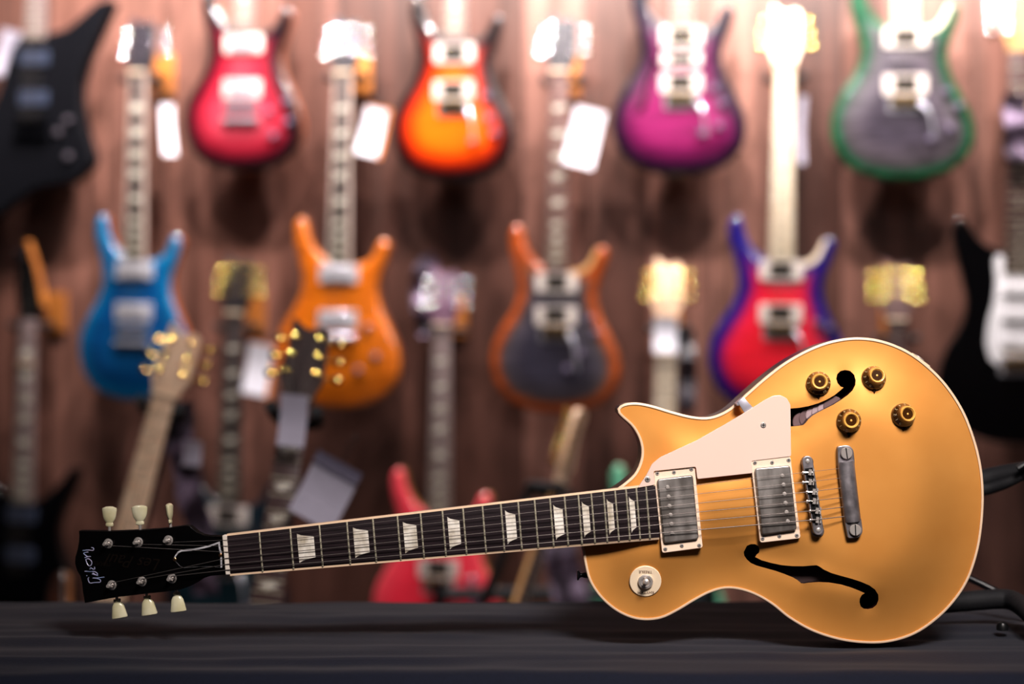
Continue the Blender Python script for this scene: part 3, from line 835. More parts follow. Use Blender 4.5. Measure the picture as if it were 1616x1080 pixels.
for j in range(NYc + 1): rows.append(('t', CL_Y1 - (CL_Y1 - CL_Y0) * j / NYc))
nd = 26
rows_n = NYc + 1 + nd
def cloth_pt(i, j):
    x = -0.83 + 1.78 * i / NXc
    if j <= NYc:
        y = rows[j][1]; a = wr(x, y)
        z = TABLE_Z - 0.0005 - 0.011 * max(0.0, min(1.0, 0.5 - 0.75 * a))
        ef = max(0.0, 1 - (y - CL_Y0) / 0.012); z -= 0.004 * ef * ef
        eb = max(0.0, 1 - (CL_Y1 - y) / 0.012); z -= 0.004 * eb * eb + 0.002 * eb * math.sin(x * 9)
        y2 = y + 0.004 * noise.noise(Vector((x * 3, y * 3, 0)))
        return (x, y2, z)
    k = j - NYc
    z = TABLE_Z - 0.006 - 0.60 * k / nd
    y = CL_Y0 - 0.004 - 0.010 * math.sin(min(1, k / 3) * PI / 2) + (0.004 * noise.noise(Vector((x * 3, CL_Y0 * 3, 0)))) - 0.016 * (k / nd) * (1 + math.sin(x * 21 + 0.7 * math.sin(x * 8)))
    return (x, y, z)
for j in range(rows_n):
    for i in range(NXc + 1): cv.append(cloth_pt(i, j))
# the drop behind
for k in range(1, 13):
    for i in range(NXc + 1):
        x = -0.83 + 1.78 * i / NXc; q = cv[i]
        cv.append((x, q[1] + 0.010 + 0.008 * (k / 12) * (1 + math.sin(x * 18)), q[2] - 0.5 * k / 12))
W_ = NXc + 1
for j in range(rows_n - 1):
    for i in range(NXc): cf.append((j * W_ + i, j * W_ + i + 1, (j + 1) * W_ + i + 1, (j + 1) * W_ + i)[::-1])
for k in range(12):
    for i in range(NXc):
        a = (rows_n + k - 1) * W_ if k else 0; bq = (rows_n + k) * W_
        cf.append((a + i, a + i + 1, bq + i + 1, bq + i))
cloth_m = M('black_table_cloth', (17, 21, 38), 0.85, scale=300, var=0.25, sheen=0.12, bump=0.15, spec=0.25)
cl = obj('tablecloth', (cv, cf), cloth_m, None, smooth=60)
tag(cl, 'wrinkled black cloth spread over the table under the gold guitar', 'tablecloth')

# stand that props the gold guitar
st = thing('guitar_stand', 'black tubular stand with padded arms propping the gold guitar', 'stand', at(1560, 985, 1.80))
st_inv = Vector(st.location)
def stp(px, py, Y): return at(px, py, Y) - st_inv
zt = TABLE_Z
def on_table(px, Y, r):
    q = at(px, 500, Y); return Vector((q.x, Y, zt + r)) - st_inv
obj('lower_arm', tube([stp(1430, 954, 1.80), stp(1480, 953, 1.80), stp(1540, 948, 1.80), stp(1588, 946, 1.80), stp(1614, 958, 1.77), stp(1645, 986, 1.70)], 0.0115, 14, 6), black_foam, st)
obj('brace_rod', tube([stp(1440, 866, 1.86), stp(1528, 912, 1.86), stp(1632, 962, 1.82)], 0.0042, 12), black_metal, st)
obj('upper_arm', tube([stp(1500, 772, 1.84), stp(1552, 757, 1.84), stp(1590, 748, 1.83), stp(1640, 740, 1.81)], lambda t: 0.0125 - 0.002 * t, 14, 5), black_foam, st)
obj('upper_arm_pad', tube([stp(1530, 776, 1.835), stp(1562, 771, 1.83), stp(1590, 762, 1.82), stp(1612, 752, 1.815)], lambda t: 0.008 - 0.003 * t, 12, 5), black_foam, st)
obj('hook_tip', tube([stp(1606, 740, 1.80), stp(1618, 733, 1.80), stp(1632, 731, 1.80)], 0.0035, 10, 3), black_metal, st)
obj('rubber_foot', lathe([(0, 0.0066), (0.005, 0.0066), (0.008, 0.005), (0.0095, 0.0015)], on_table(1582, 1.752, 0.0) , (0, 0, 1), 14), black_plastic, st)
obj('back_leg', tube([stp(1500, 772, 1.84), stp(1460, 860, 1.87), on_table(1430, 1.92, 0.011)], 0.006, 12), black_metal, st)
obj('front_leg', tube([stp(1640, 740, 1.81), stp(1660, 900, 1.80), on_table(1668, 1.775, 0.011)], 0.006, 12), black_metal, st)

# ================================================================== HANGING GUITARS
CACHE = {}
def shared(key, fn):
    if key not in CACHE: CACHE[key] = fn()
    return CACHE[key]
PRS_PTS = [(0, 0), (-52, 3), (-110, 23), (-143, 54), (-160, 90), (-166, 130), (-159, 172), (-140, 212), (-114, 253), (-100, 294), (-101, 330), (-112, 374), (-122, 412), (-123, 444), (-116, 462), (-105, 469), (-95, 463), (-89, 444), (-80, 414),
           (-64, 388), (-42, 370), (-24, 362), (0, 358), (24, 353), (44, 355), (64, 360), (80, 373), (89, 392), (97, 409), (109, 416), (119, 409), (122, 393), (114, 362), (101, 325), (95, 290), (105, 246), (130, 195), (150, 150), (157, 105), (145, 62), (106, 23), (52, 4)]
STRAT_PTS = [(0, 0), (-60, 5), (-118, 33), (-152, 82), (-160, 132), (-144, 187), (-114, 237), (-104, 282), (-113, 332), (-126, 385), (-131, 430), (-122, 452), (-108, 452), (-92, 428), (-68, 402), (-42, 390), (-26, 388), (26, 372), (45, 370), (72, 384), (97, 407), (118, 415),
             (127, 400), (113, 360), (94, 302), (92, 256), (112, 205), (138, 152), (149, 102), (140, 50), (96, 12), (45, 0)]
METAL_PTS = [(0, 0), (-70, 8), (-125, 40), (-155, 90), (-158, 140), (-135, 195), (-108, 245), (-102, 290), (-118, 340), (-140, 400), (-150, 450), (-140, 470), (-120, 452), (-95, 405), (-60, 372), (-30, 360), (30, 350), (55, 362), (90, 392), (120, 430), (138, 438), (136, 410), (115, 350), (98, 300), (96, 260), (112, 210), (140, 155), (150, 100), (138, 45), (95, 12), (45, 2)]
EX_PTS = [(205, 356), (180, 356), (161, 351), (125, 320), (84, 287), (41, 276), (0, 274), (-31, 279), (-64, 240), (-79, 190), (-95, 130), (-120, 70), (-200, -60), (-270, -200), (-240, -235), (-150, -200), (-90, -174), (-33, -133), (13, -107), (105, -92), (136, -72), (161, -41), (148, 0), (131, 51), (120, 102), (118, 154), (136, 210), (171, 286)]
def make_body(kind, finish, side, sx=1.0, sz=1.0, th=0.045, arch=0.010, fhole=False):
    pts = {'carved': PRS_PTS, 'strat': STRAT_PTS, 'metal': METAL_PTS, 'angular': EX_PTS}[kind]
    q = [Vector((x * 0.001 * sx, z * 0.001 * sz)) for x, z in pts]
    if kind == 'angular': s = [Vector(p) for p in rounded([(p.x, p.y) for p in q], 0.008, 3)]
    else: s = catmull(q, True, 8)
    o = ccw([(p.x, p.y) for p in resample(s, 0.007)])
    holes = []
    if fhole:
        fh = [(-62, 285), (-56, 280), (-52, 270), (-60, 255), (-72, 225), (-82, 190), (-85, 165), (-92, 150), (-105, 150), (-108, 163), (-98, 168), (-93, 185), (-86, 215), (-76, 245), (-68, 262), (-70, 278)]
        holes = [[(x * 0.001 * sx, z * 0.001 * sz) for x, z in fh]]
    R = 0.0045 if kind in ('strat', 'metal', 'angular') else 0.009
    def hf(d):
        t = np.clip(d / 0.075, 0, 1)
        return arch * (t * t * (3 - 2 * t)) - R * 0.65 * (1 - np.clip(d / R, 0, 1)) ** 2
    v2, z, tri, d = plate(o, holes, 0.0115, hf, 5, rings=(0.0012, 0.0030, 0.0056, 0.0088))
    mb = MB(); mb.add(([(a[0], -h, a[1]) for a, h in zip(v2, z)], tri), 0)
    n = len(o); v = []
    y0 = R * 0.65
    for p, y in ((o, y0), (o, th - 0.006), (inset(o, 0.0018), th - 0.0018), (inset(o, 0.006), th)): v += [(a[0], y, a[1]) for a in p]
    f = [(i * n + (k + 1) % n, i * n + k, (i + 1) * n + k, (i + 1) * n + (k + 1) % n) for i in range(3) for k in range(n)]
    f.append(tuple(range(3 * n, 4 * n)))
    mb.add((v, f), 1)
    if holes:
        h = holes[0]; k = len(h)
        mb.add(([(a[0], -arch * 0.8, a[1]) for a in h] + [(a[0], 0.02, a[1]) for a in h], [(i, (i + 1) % k, k + (i + 1) % k, k + i) for i in range(k)] + [tuple(range(k, 2 * k))]), 2)
    attr = list(d) + [0.0] * (len(mb.v) - len(v2))
    return mesh('body', mb.out(), [finish, side, black_plastic], mb.m, 50, attr)
def ring_mesh(w, h, m_ring, m_cover, hb=0.008):
    return
def bobbin_pickup(root, z, style, x=0.0, y=-0.009, small=False):
    """a pickup with its ring (and open bobbins or a metal cover)"""
    rw, rh = (0.098, 0.046) if not small else (0.096, 0.034)
    if style == 'soap':
        me = shared(('soap',), lambda: mesh('pickup', prism(rounded(rect(0, 0, 0.085, 0.034), 0.005), 0.006, -0.006, 0.0015), cream_white))
        return put('pickup', me, root, (x, y, z))
    ringm = {'white': cream_white, 'black': black_plastic, 'bare': satin}[style.split('_')[0]]
    coverm = {'chrome': satin, 'black': black_plastic, 'goldopen': None}[style.split('_')[1]]
    def frame_pr():
        mb = MB(); iw, ih = (0.052, rh - 0.013)
        for q in ((-1, 0), (1, 0)):
            mb.add(prism(rounded(rect(q[0] * (iw / 2 + (rw - iw) / 4), 0, (rw - iw) / 2, rh), 0.006), 0.004, -0.0045, 0.0012))
        for s in (-1, 1): mb.add(prism(rect(0, s * (rh / 2 - 0.003), iw + 0.004, 0.006), 0.004, -0.0045, 0.0008))
        return mesh('pickup', mb.out(), ringm, mb.m)
    ro = put('pickup', shared(('ring', style.split('_')[0], small), frame_pr), root, (x, y, z))
    if coverm is not None and style.endswith('chrome'):
        put('pickup_cover', shared(('cov', style, small), lambda: mesh('pickup_cover', prism(rounded(rect(0, 0, 0.066, rh - 0.010), 0.004), 0.004, -0.0085, 0.002), coverm, None, 50)), ro)
    else:
        put('bobbin', shared(('bob', small), lambda: mesh('bobbin', prism(rounded(rect(0, 0, 0.056, rh - 0.010), 0.003), 0.004, -0.0035, 0.001), black_plastic)), ro)
        def poles():
            mb = MB()
            for r_ in ((-0.009, 0.009) if not small else (0,)):
                for k in range(6): mb.add(ball((-0.0225 + 0.009 * k, -0.004, r_), 0.0026, 8, (1, 0.6, 1)))
            return mesh('pole_pieces', mb.out(), gold_metal, mb.m)
        put('pole_pieces', shared(('poles', small), poles), ro)
    return ro
def knob_mesh(): return mesh('knob', lathe([(0, 0.0095), (0.008, 0.0090), (0.0125, 0.0085), (0.014, 0.0070), (0.0143, 0.002)], (0, 0.002, 0), (0, -1, 0), 16), M('smoky_clear_knob', (110, 100, 120), 0.08, 0.0, coat=1.0))
def tuner_meshes(metal, tag_):
    def post():
        mb = MB(); mb.add(lathe([(0, 0.0055), (0.002, 0.005), (0.0022, 0.0032), (0.010, 0.003)], (0, 0, 0), (0, -1, 0), 12)); mb.add(lathe([(0, 0.0044), (0.0006, 0.0044), (0.00075, 0.0034), (0.00088, 0.0022), (0.00094, 0.0010)], (0, -0.0100, 0), (0, -0.968, 0.25), 18))
        mb.add(cyl((0, 0.018, 0), (0.022, 0.018, 0), 0.002, 8)); mb.add(box((0, 0.018, 0), (0.014, 0.010, 0.018)))
        return mesh('tuning_machine', mb.out(), metal, mb.m, 70)
    def button(): return mesh('tuner_button', lathe([(0, 0.003), (0.003, 0.004), (0.006, 0.0075), (0.012, 0.0088), (0.017, 0.0075), (0.019, 0.003)], (0.022, 0.018, 0), (1, 0, 0), 14, 0.55, (0, 0, 1)), metal, None, 60)
    return shared(('post', tag_), post), shared(('btn', tag_), button)
PRS_HEAD = [(-26, -4), (26, -4), (27, 12), (37, 36), (36, 60), (35, 95), (32, 124), (22, 131), (10, 126), (-2, 124), (-14, 131), (-24, 140), (-31, 143), (-32, 120), (-31, 90), (-36, 60), (-38, 36), (-27, 12)]
STRAT_HEAD = [(-24, -4), (24, -4), (23, 15), (32, 28), (40, 45), (36, 60), (30, 80), (25, 110), (24, 140), (30, 160), (24, 176), (4, 182), (-18, 176), (-32, 160), (-36, 120), (-33, 60), (-30, 25), (-25, 12)]
POINT_HEAD = [(-24, -4), (24, -4), (26, 20), (36, 40), (10, 120), (-22, 190), (-34, 196), (-40, 150), (-42, 80), (-30, 30)]
NUTZ = 0.805
def add_neck(root, board_m, inlay_m, neck_m, head_m, head='prs', metal=(chrome, 'chrome'), inl='dots', frets=22, zend=0.335, s=1.0, fret_m=None, edge_m=None, bodyh=0.010):
    yb = -bodyh - 0.0035
    key = ('neck', neck_m.name, head, round(zend, 3))
    def neck():
        v = []; f = []; NS = 10; zs = [zend - 0.03, zend + 0.03, zend + 0.08, zend + 0.12, NUTZ - 0.03, NUTZ]; dp = [0.03, 0.03, 0.03, 0.020, 0.017, 0.017]
        for z, dd_ in zip(zs, dp):
            w = 0.0285 - 0.0075 * (z - zend) / (NUTZ - zend)
            for k in range(NS + 1):
                th = PI * k / NS; v.append((-w * math.cos(th), yb + 0.0055 + dd_ * math.sin(th) ** 0.7, z))
        for i in range(len(zs) - 1):
            for k in range(NS): a = i * (NS + 1) + k; f.append((a, a + 1, a + NS + 2, a + NS + 1))
            f.append((i * (NS + 1) + NS, i * (NS + 1), (i + 1) * (NS + 1), (i + 1) * (NS + 1) + NS))
        f.append(tuple(reversed(range(NS + 1)))); f.append(tuple(range((len(zs) - 1) * (NS + 1), len(zs) * (NS + 1))))
        return mesh('neck', (v, f), neck_m, None, 50)
    put('neck', shared(key, neck), root)
    key = ('board', board_m.name, inlay_m.name, inl, round(zend, 3), (edge_m or board_m).name)
    def brd():
        mb = MB()
        wb = lambda z: 0.0285 - 0.0075 * (z - zend) / (NUTZ - zend)
        mb.add(prism([(-wb(zend), zend), (wb(zend), zend), (wb(NUTZ), NUTZ), (-wb(NUTZ), NUTZ)], yb + 0.0062, yb, 0.0006), 0)
        if edge_m:
            for sgn in (-1, 1):
                mb.add(prism([(sgn * (wb(zend) - 0.006), zend), (sgn * (wb(zend) + 0.0006), zend), (sgn * (wb(NUTZ) + 0.0006), NUTZ), (sgn * (wb(NUTZ) - 0.006), NUTZ)], yb + 0.0066, yb - 0.0003), 3)
        for n_ in range(1, frets + 1):
            z = NUTZ - 0.635 * (1 - 2 ** (-n_ / 12))
            if z < zend + 0.003: break
            mb.add(box((0, yb - 0.0003, z), (2 * wb(z) - 0.002, 0.0014, 0.0022)), 2)
        for n_ in (3, 5, 7, 9, 12, 15, 17, 19, 21):
            za = NUTZ - 0.635 * (1 - 2 ** (-(n_ - 1) / 12)); zb = NUTZ - 0.635 * (1 - 2 ** (-n_ / 12)); zc = (za + zb) / 2
            if zc < zend + 0.005: break
            if inl == 'birds':
                w = min(0.017, (za - zb) * 0.8)
                mb.add(prism(rounded([(-0.019, zc + w * .1), (-0.004, zc - w * .45), (0.019, zc + w * .1), (0.006, zc + w * .5)], 0.003, 2), yb + 0.001, yb - 0.0004), 1)
            elif inl == 'dots':
                mb.add(prism([(0.0032 * math.cos(t), zc + 0.0032 * math.sin(t)) for t in np.linspace(0, 2 * PI, 12, endpoint=False)], yb + 0.001, yb - 0.0004), 1)
            elif inl == 'blocks':
                mb.add(prism(rect(0, zc, 2 * wb(zc) * 0.62, (za - zb) * 0.55), yb + 0.001, yb - 0.0004), 1)
        return mesh('fretboard', mb.out(), [board_m, inlay_m, fret_m or fret_wire, edge_m or board_m], mb.m)
    put('fretboard', shared(key, brd), root)
    put('nut', shared(('nut', round(bodyh, 3)), lambda: mesh('nut', box((0, yb - 0.001, NUTZ + 0.003), (0.043, 0.010, 0.006)), cream)), root)
    hpts = {'prs': PRS_HEAD, 'strat': STRAT_HEAD, 'point': POINT_HEAD}[head]
    tilt = math.radians(-9 if head != 'strat' else -2)
    hd = put('headstock', shared(('head', head, head_m.name, neck_m.name), lambda: mesh('headstock', prism([(x * 0.001, z * 0.001) for x, z in hpts], 0.016, 0.002, 0.0012), head_m)), root, (0, yb, NUTZ + 0.004), (tilt, 0, 0))
    pm, bm = tuner_meshes(*metal)
    if head == 'prs': spots = [(sg * x, z, sg) for z, x in ((0.045, 0.025), (0.077, 0.023), (0.108, 0.020)) for sg in (-1, 1)]
    elif head == 'strat': spots = [(-0.022 - 0.0006 * k, 0.035 + 0.024 * k, -1) for k in range(6)]
    else: spots = [(0.020 - 0.0095 * k, 0.045 + 0.023 * k, -1) for k in range(6)]
    for x, z, sg in spots:
        t_ = put('tuning_machine', pm, root, (x, yb + 0.002 + z * math.sin(-tilt) * 1.0, NUTZ + 0.004 + z), (tilt, 0, 0))
        if sg < 0: t_.rotation_euler = (-tilt, 0, PI); t_.scale = (1, -1, 1)
        put('tuner_button', bm, t_)
    return yb, spots, tilt
def add_strings(root, yb, spots, tilt, zbr, ybr, zt_=None):
    for k in range(6):
        x0 = -0.0262 + 0.01048 * k; x1 = -0.0175 + 0.007 * k
        order = [0, 2, 4, 5, 3, 1] if len(spots) == 6 and spots[0][2] != spots[1][2] else list(range(6))
        sx_, sz_, _ = spots[order[k]]
        pts = [(x0, ybr, zbr), (x1, yb - 0.0045, NUTZ + 0.003), (sx_, yb - 0.006 + sz_ * math.sin(-tilt), NUTZ + 0.004 + sz_)]
        obj('string', tube(pts, 0.0004 + 0.00006 * (5 - k), 5), steel_string, root, smooth=60)
def bridge_part(root, kind, z, y, metal=None):
    if kind == 'trem':
        def fn():
            mb = MB(); mb.add(prism(rounded(rect(0, 0, 0.078, 0.040), 0.003), 0.004, -0.002, 0.001), 0)
            for k in range(6): mb.add(box((-0.0262 + 0.01048 * k, -0.006, 0.004), (0.0086, 0.009, 0.022)), 1)
            mb.add(tube([(0.036, 0, -0.008), (0.040, -0.018, -0.006), (0.052, -0.030, -0.03), (0.062, -0.034, -0.085)], 0.0028, 10, 4), 0)
            mb.add(ball((0.036, -0.004, -0.006), 0.009, 12), 0)
            return mesh('bridge', mb.out(), [chrome, gold_metal], mb.m)
    elif kind == 'stop':
        def fn():
            mb = MB(); mb.add(lathe([(-0.044, 0.0085), (0.044, 0.0085)], (0, -0.007, 0), (1, 0, 0), 16), 0)
            for sx_ in (-0.041, 0.041): mb.add(lathe([(0, 0.008), (0.014, 0.008), (0.016, 0.006)], (sx_, 0.002, 0), (0, -1, 0), 16), 0)
            return mesh('bridge', mb.out(), [chrome], mb.m)
    else:
        def fn():
            mb = MB(); mb.add(prism(rounded(rect(0, 0, 0.085, 0.016), 0.005), 0.0, -0.012, 0.001), 0)
            for k in range(6): mb.add(box((-0.0262 + 0.01048 * k, -0.013, 0), (0.006, 0.004, 0.010)), 1)
            mb.add(lathe([(-0.046, 0.0075), (0.046, 0.0075)], (0, -0.008, -0.036), (1, 0, 0), 16), 0)
            return mesh('bridge', mb.out(), [metal or chrome, chrome], mb.m)
    return put('bridge', shared(('bridge', kind), fn), root, (0, y, z))
wood_side = M('natural_mahogany_side', (168, 94, 62), 0.3, coat=0.8, scale=6, stretch=(1, 10, 1), col2=(138, 70, 46))
def guitar(label, px, py, finish, side, sx=1.0, sz=1.0, pick=(0.225, 0.306), pstyle='white_chrome', bridge='trem', board=None, inlay=None, inl='birds', neckm=None, headm=None, hw=(mirror, 'chrome'),
           knobs=((0.082, 0.20), (0.088, 0.145), (0.103, 0.110), (0.050, 0.092)), roll=1.2, twist=0.0, kind='carved', head='prs', group=None, off=0.0, fh=False, mid=None, scoop=None, zend=None, arch=0.010, scale=1.0, root=None, edge=None, name='electric_guitar'):
    if root is None:
        loc = wp(px, py, off)
        root = thing(name, label, 'guitar', loc, (0, math.radians(roll), -YAW + math.radians(twist)), group)
        root.scale = (scale,) * 3
    o = put('body', make_body(kind, finish, side, sx, sz, arch=arch, fhole=fh), root)
    zend = zend or pick[1] + 0.030
    yb, spots, tilt = add_neck(root, board, inlay or pearl, neckm, headm, head, hw, inl, zend=zend, edge_m=edge, bodyh=arch)
    if scoop:
        q = [(31, 357), (44, 357), (62, 362), (77, 374), (86, 392), (95, 410), (101, 412), (97, 392), (88, 368), (72, 352), (46, 344), (31, 344)]
        obj('cutaway_scoop', prism([(x * 0.001 * sx, z * 0.001 * sz) for x, z in q], 0.03, -0.0028, 0.001), scoop, o)
    ya = -arch + 0.001
    for z in pick: bobbin_pickup(root, z, pstyle, 0, ya)
    if mid: bobbin_pickup(root, mid, pstyle, 0, ya, small=True)
    zbr = pick[0] - 0.042
    bridge_part(root, bridge, zbr, ya)
    for x, z in knobs:
        put('knob', shared('knob', knob_mesh), root, (x, ya + 0.002, z))
    add_strings(root, yb, spots, tilt, zbr, ya - 0.011)
    put('strap_button', shared('sbut', lambda: mesh('strap_button', lathe([(0, 0.004), (0.006, 0.004), (0.008, 0.007), (0.010, 0.006)], (0, 0.022, 0.003), (0, 0, -1), 12), gold_metal)), root)
    return root
# woods and finishes
board_glare = M('glare_grey_fingerboard', (150, 132, 132), 0.35, scale=6, stretch=(4, 1, 40), col2=(118, 100, 102))  # boards made paler, ceiling glare put into their colour
board_dark = M('dark_fingerboard', (70, 58, 62), 0.35, scale=6, stretch=(4, 1, 40), col2=(46, 36, 40))
board_rose = M('reddish_rosewood_fingerboard', (122, 88, 86), 0.4, scale=6, stretch=(4, 1, 40), col2=(92, 60, 60))
board_brown = M('brown_fingerboard', (78, 48, 48), 0.42, scale=6, stretch=(4, 1, 40), col2=(56, 32, 34))
maple = M('pale_maple', (240, 226, 208), 0.3, scale=6, stretch=(4, 1, 12), col2=(228, 206, 180), coat=0.4)
maple_warm = M('warm_maple', (214, 170, 118), 0.3, scale=6, stretch=(4, 1, 12), col2=(190, 142, 92), coat=0.4)
maple_tan = M('tan_maple', (238, 208, 180), 0.35, scale=9, stretch=(4, 1, 12), col2=(214, 176, 146))
neck_maho = M('mahogany_neck', (150, 92, 66), 0.35, scale=6, stretch=(10, 1, 3), col2=(120, 66, 46), coat=0.3)
neck_dark = M('dark_brown_neck', (60, 34, 30), 0.35, scale=6, stretch=(10, 1, 3), col2=(40, 22, 20), coat=0.3)
head_dark = M('charcoal_headstock', (38, 33, 39), 0.4, coat=0.1, scale=8, stretch=(1, 1, 8), col2=(22, 20, 24))
head_grey = M('grey_headstock', (52, 47, 56), 0.4, coat=0.1, scale=8, stretch=(1, 1, 8), col2=(36, 32, 40))
head_mauve = M('mauve_headstock', (126, 96, 116), 0.4, coat=0.1, scale=8, stretch=(1, 1, 8), col2=(90, 62, 80))
head_brown = M('brown_headstock', (92, 60, 58), 0.45, coat=0.1, scale=8, stretch=(1, 1, 8), col2=(80, 52, 52))
pale_edge = M('pale_board_edge', (202, 182, 174), 0.35, var=0.05)
f_maroon = burst('crimson_burst', [(0.0, (8, 3, 10)), (0.016, (20, 4, 16)), (0.030, (112, 12, 34)), (0.055, (164, 34, 56)), (0.09, (184, 66, 84))], 0.18)
f_orange = burst('orange_black_burst', [(0.0, (6, 2, 6)), (0.015, (14, 2, 6)), (0.028, (112, 14, 2)), (0.046, (206, 54, 0)), (0.08, (240, 104, 2))], 0.16)
f_purple = burst('violet_burst', [(0.0, (8, 2, 18)), (0.015, (22, 3, 34)), (0.034, (92, 10, 66)), (0.070, (138, 30, 92))], 0.3)
f_green = burst('green_edge_charcoal_burst', [(0.0, (6, 66, 40)), (0.012, (14, 92, 56)), (0.020, (40, 74, 58)), (0.028, (78, 74, 76)), (0.06, (92, 82, 92)), (0.09, (66, 58, 70))], 0.6, fscale=(16, 16, 95))
f_blue = burst('turquoise_blue', [(0.0, (24, 128, 176)), (0.012, (4, 112, 164)), (0.045, (0, 76, 136)), (0.08, (0, 88, 146))], 0.3)
f_amber = burst('amber_figured', [(0.0, (214, 122, 40)), (0.012, (206, 108, 20)), (0.06, (214, 116, 18))], 0.35, fscale=(14, 14, 60))
f_char = burst('charcoal_amber_burst', [(0.0, (176, 84, 30)), (0.016, (166, 74, 24)), (0.024, (112, 76, 56)), (0.036, (84, 76, 84)), (0.08, (58, 54, 68))], 0.4, fscale=(10, 10, 55))
f_red = burst('red_violet_burst', [(0.0, (20, 10, 96)), (0.018, (32, 12, 112)), (0.030, (104, 14, 88)), (0.044, (200, 26, 64)), (0.08, (218, 26, 48))], 0.18)
f_pink = burst('coral_red', [(0.0, (240, 96, 104)), (0.012, (232, 72, 88)), (0.06, (232, 50, 74))], 0.12)
f_teal = burst('dark_teal', [(0.0, (10, 24, 36)), (0.02, (14, 36, 48)), (0.07, (18, 46, 56))], 0.3)
f_mint = burst('mint_green', [(0.0, (120, 176, 140)), (0.01, (110, 186, 156)), (0.07, (116, 190, 160))], 0.05)
f_brown = burst('tobacco_brown', [(0.0, (40, 20, 14)), (0.02, (80, 40, 22)), (0.07, (120, 64, 32))], 0.3)
f_matte = M('matte_black_finish', (13, 13, 19), 0.6, var=0.1, spec=0.12)
f_black = M('gloss_black_finish', (3, 3, 5), 0.2, coat=0.7, var=0.1)
maple_side = M('maple_side', (196, 136, 80), 0.3, coat=0.8, scale=6, col2=(170, 110, 60))
dark_side = M('dark_burst_side', (30, 12, 22), 0.22, coat=1.0)
GOLD = (mirror_gold, 'gold')
TOP, MID, LOW, FLR = 'guitars on the top row of the wall', 'guitars on the middle row of the wall', 'guitars on the bottom row of the wall', 'guitars on floor stands before the wall'
# top row
guitar('crimson guitar with dark edges and two chrome-covered pickups, top row of the wall', 381.5, 268, f_maroon, wood_side, 0.95, 0.95, (0.196, 0.305), 'white_chrome', 'gold_less', board_glare, None, 'birds', neck_maho, head_dark,
       knobs=((0.115, 0.165), (0.070, 0.140), (0.122, 0.115), (0.085, 0.082)), roll=1.6, twist=-5, group=TOP, zend=0.335)
guitar('orange guitar fading to black at its edges, top row of the wall', 714, 285, f_orange, dark_side, 0.93, 0.95, (0.214, 0.302), 'white_black', 'trem', board_glare, None, 'birds', neck_maho, head_dark, roll=1.3, twist=-4, group=TOP, zend=0.33)
guitar('violet guitar with three pickups and an f-hole, top row of the wall', 1073, 275, f_purple, dark_side, 0.97, 0.95, (0.212, 0.320), 'white_black', 'trem', board_glare, None, 'dots', neck_maho, head_dark, knobs=((0.078, 0.20), (0.096, 0.165), (0.090, 0.110), (0.050, 0.095)), roll=0.8, twist=0, fh=True, mid=0.268, group=TOP, zend=0.342)
guitar('smoky grey guitar with a green edge and pale maple neck, top row of the wall', 1427, 284, f_green, M('green_side', (8, 70, 44), 0.25, coat=1.0), 1.0, 0.97, (0.216, 0.325), 'white_black', 'trem', maple, M('black_dot', (40, 36, 36), 0.5), 'dots', maple, maple, GOLD,
       knobs=((0.092, 0.20), (0.118, 0.165), (0.10, 0.115), (0.056, 0.092)), roll=0.3, twist=1, scoop=maple, group=TOP, zend=0.348)
# middle row
guitar('blue guitar with wooden sides and two chrome-covered pickups, middle row of the wall', 211, 632, f_blue, wood_side, 0.93, 0.98, (0.218, 0.320), 'bare_chrome', 'gold_less', board_dark, pearl, 'blocks', neck_maho, head_grey,
       knobs=((0.115, 0.19), (0.102, 0.12)), roll=1.2, twist=-5, group=MID, zend=0.345, edge=pale_edge)
guitar('amber orange figured guitar with two chrome-covered pickups, middle row of the wall', 532, 643, f_amber, wood_side, 0.98, 0.98, (0.212, 0.322), 'bare_chrome', 'stop', board_dark, pearl, 'birds', neck_maho, head_grey,
       knobs=((0.076, 0.195), (0.098, 0.125), (0.055, 0.092)), roll=1.3, twist=-4, group=MID, zend=0.345, edge=pale_edge)
guitar('charcoal guitar with a wide amber brown edge, middle row of the wall', 876, 652, f_char, M('amber_brown_side', (176, 92, 44), 0.3, coat=0.9, col2=(140, 66, 30)), 0.97, 0.95, (0.230, 0.308), 'white_black', 'trem', board_rose, pearl, 'birds', neck_maho, head_grey,
       knobs=((0.082, 0.225), (0.094, 0.19), (0.060, 0.140), (0.030, 0.105)), roll=1.0, twist=-6, scoop=maple_warm, group=MID, zend=0.335)
guitar('red guitar with a violet blue edge and pale maple neck, middle row of the wall', 1229, 652, f_red, M('violet_side', (44, 24, 120), 0.25, coat=1.0), 1.0, 0.98, (0.230, 0.330), 'white_black', 'trem', maple, M('black_dot', (40, 36, 36), 0.5), 'dots', maple, maple, GOLD,
       knobs=((0.086, 0.21), (0.112, 0.20), (0.10, 0.125), (0.05, 0.10)), roll=1.0, twist=-3, scoop=maple, group=MID, zend=0.352)
# bottom row
guitar('dark teal guitar with a cream-edged pickup, hanging low behind the headstock of the gold guitar', 355, 1015, f_teal, dark_side, 0.95, 0.95, (0.220, 0.312), 'white_black', 'trem', board_dark, pearl, 'birds', neck_dark, head_dark, GOLD, roll=2.0, twist=0, group=LOW, zend=0.35)
guitar('coral red guitar hanging low behind the neck of the gold guitar', 691, 1045, f_pink, maple_side, 1.0, 0.98, (0.225, 0.325), 'white_black', 'trem', board_glare, pearl, 'birds', neck_dark, head_mauve, roll=0.9, twist=-3, group=LOW, zend=0.35)
guitar('mint green guitar with maple headstock hanging low, mostly hidden by the gold guitar', 1040, 1045, f_mint, maple_side, 1.0, 0.98, (0.225, 0.325), 'white_black', 'trem', maple, M('black_dot', (40, 36, 36), 0.5), 'dots', maple_warm, maple_tan, GOLD, roll=1.3, twist=0, group=LOW, zend=0.35)
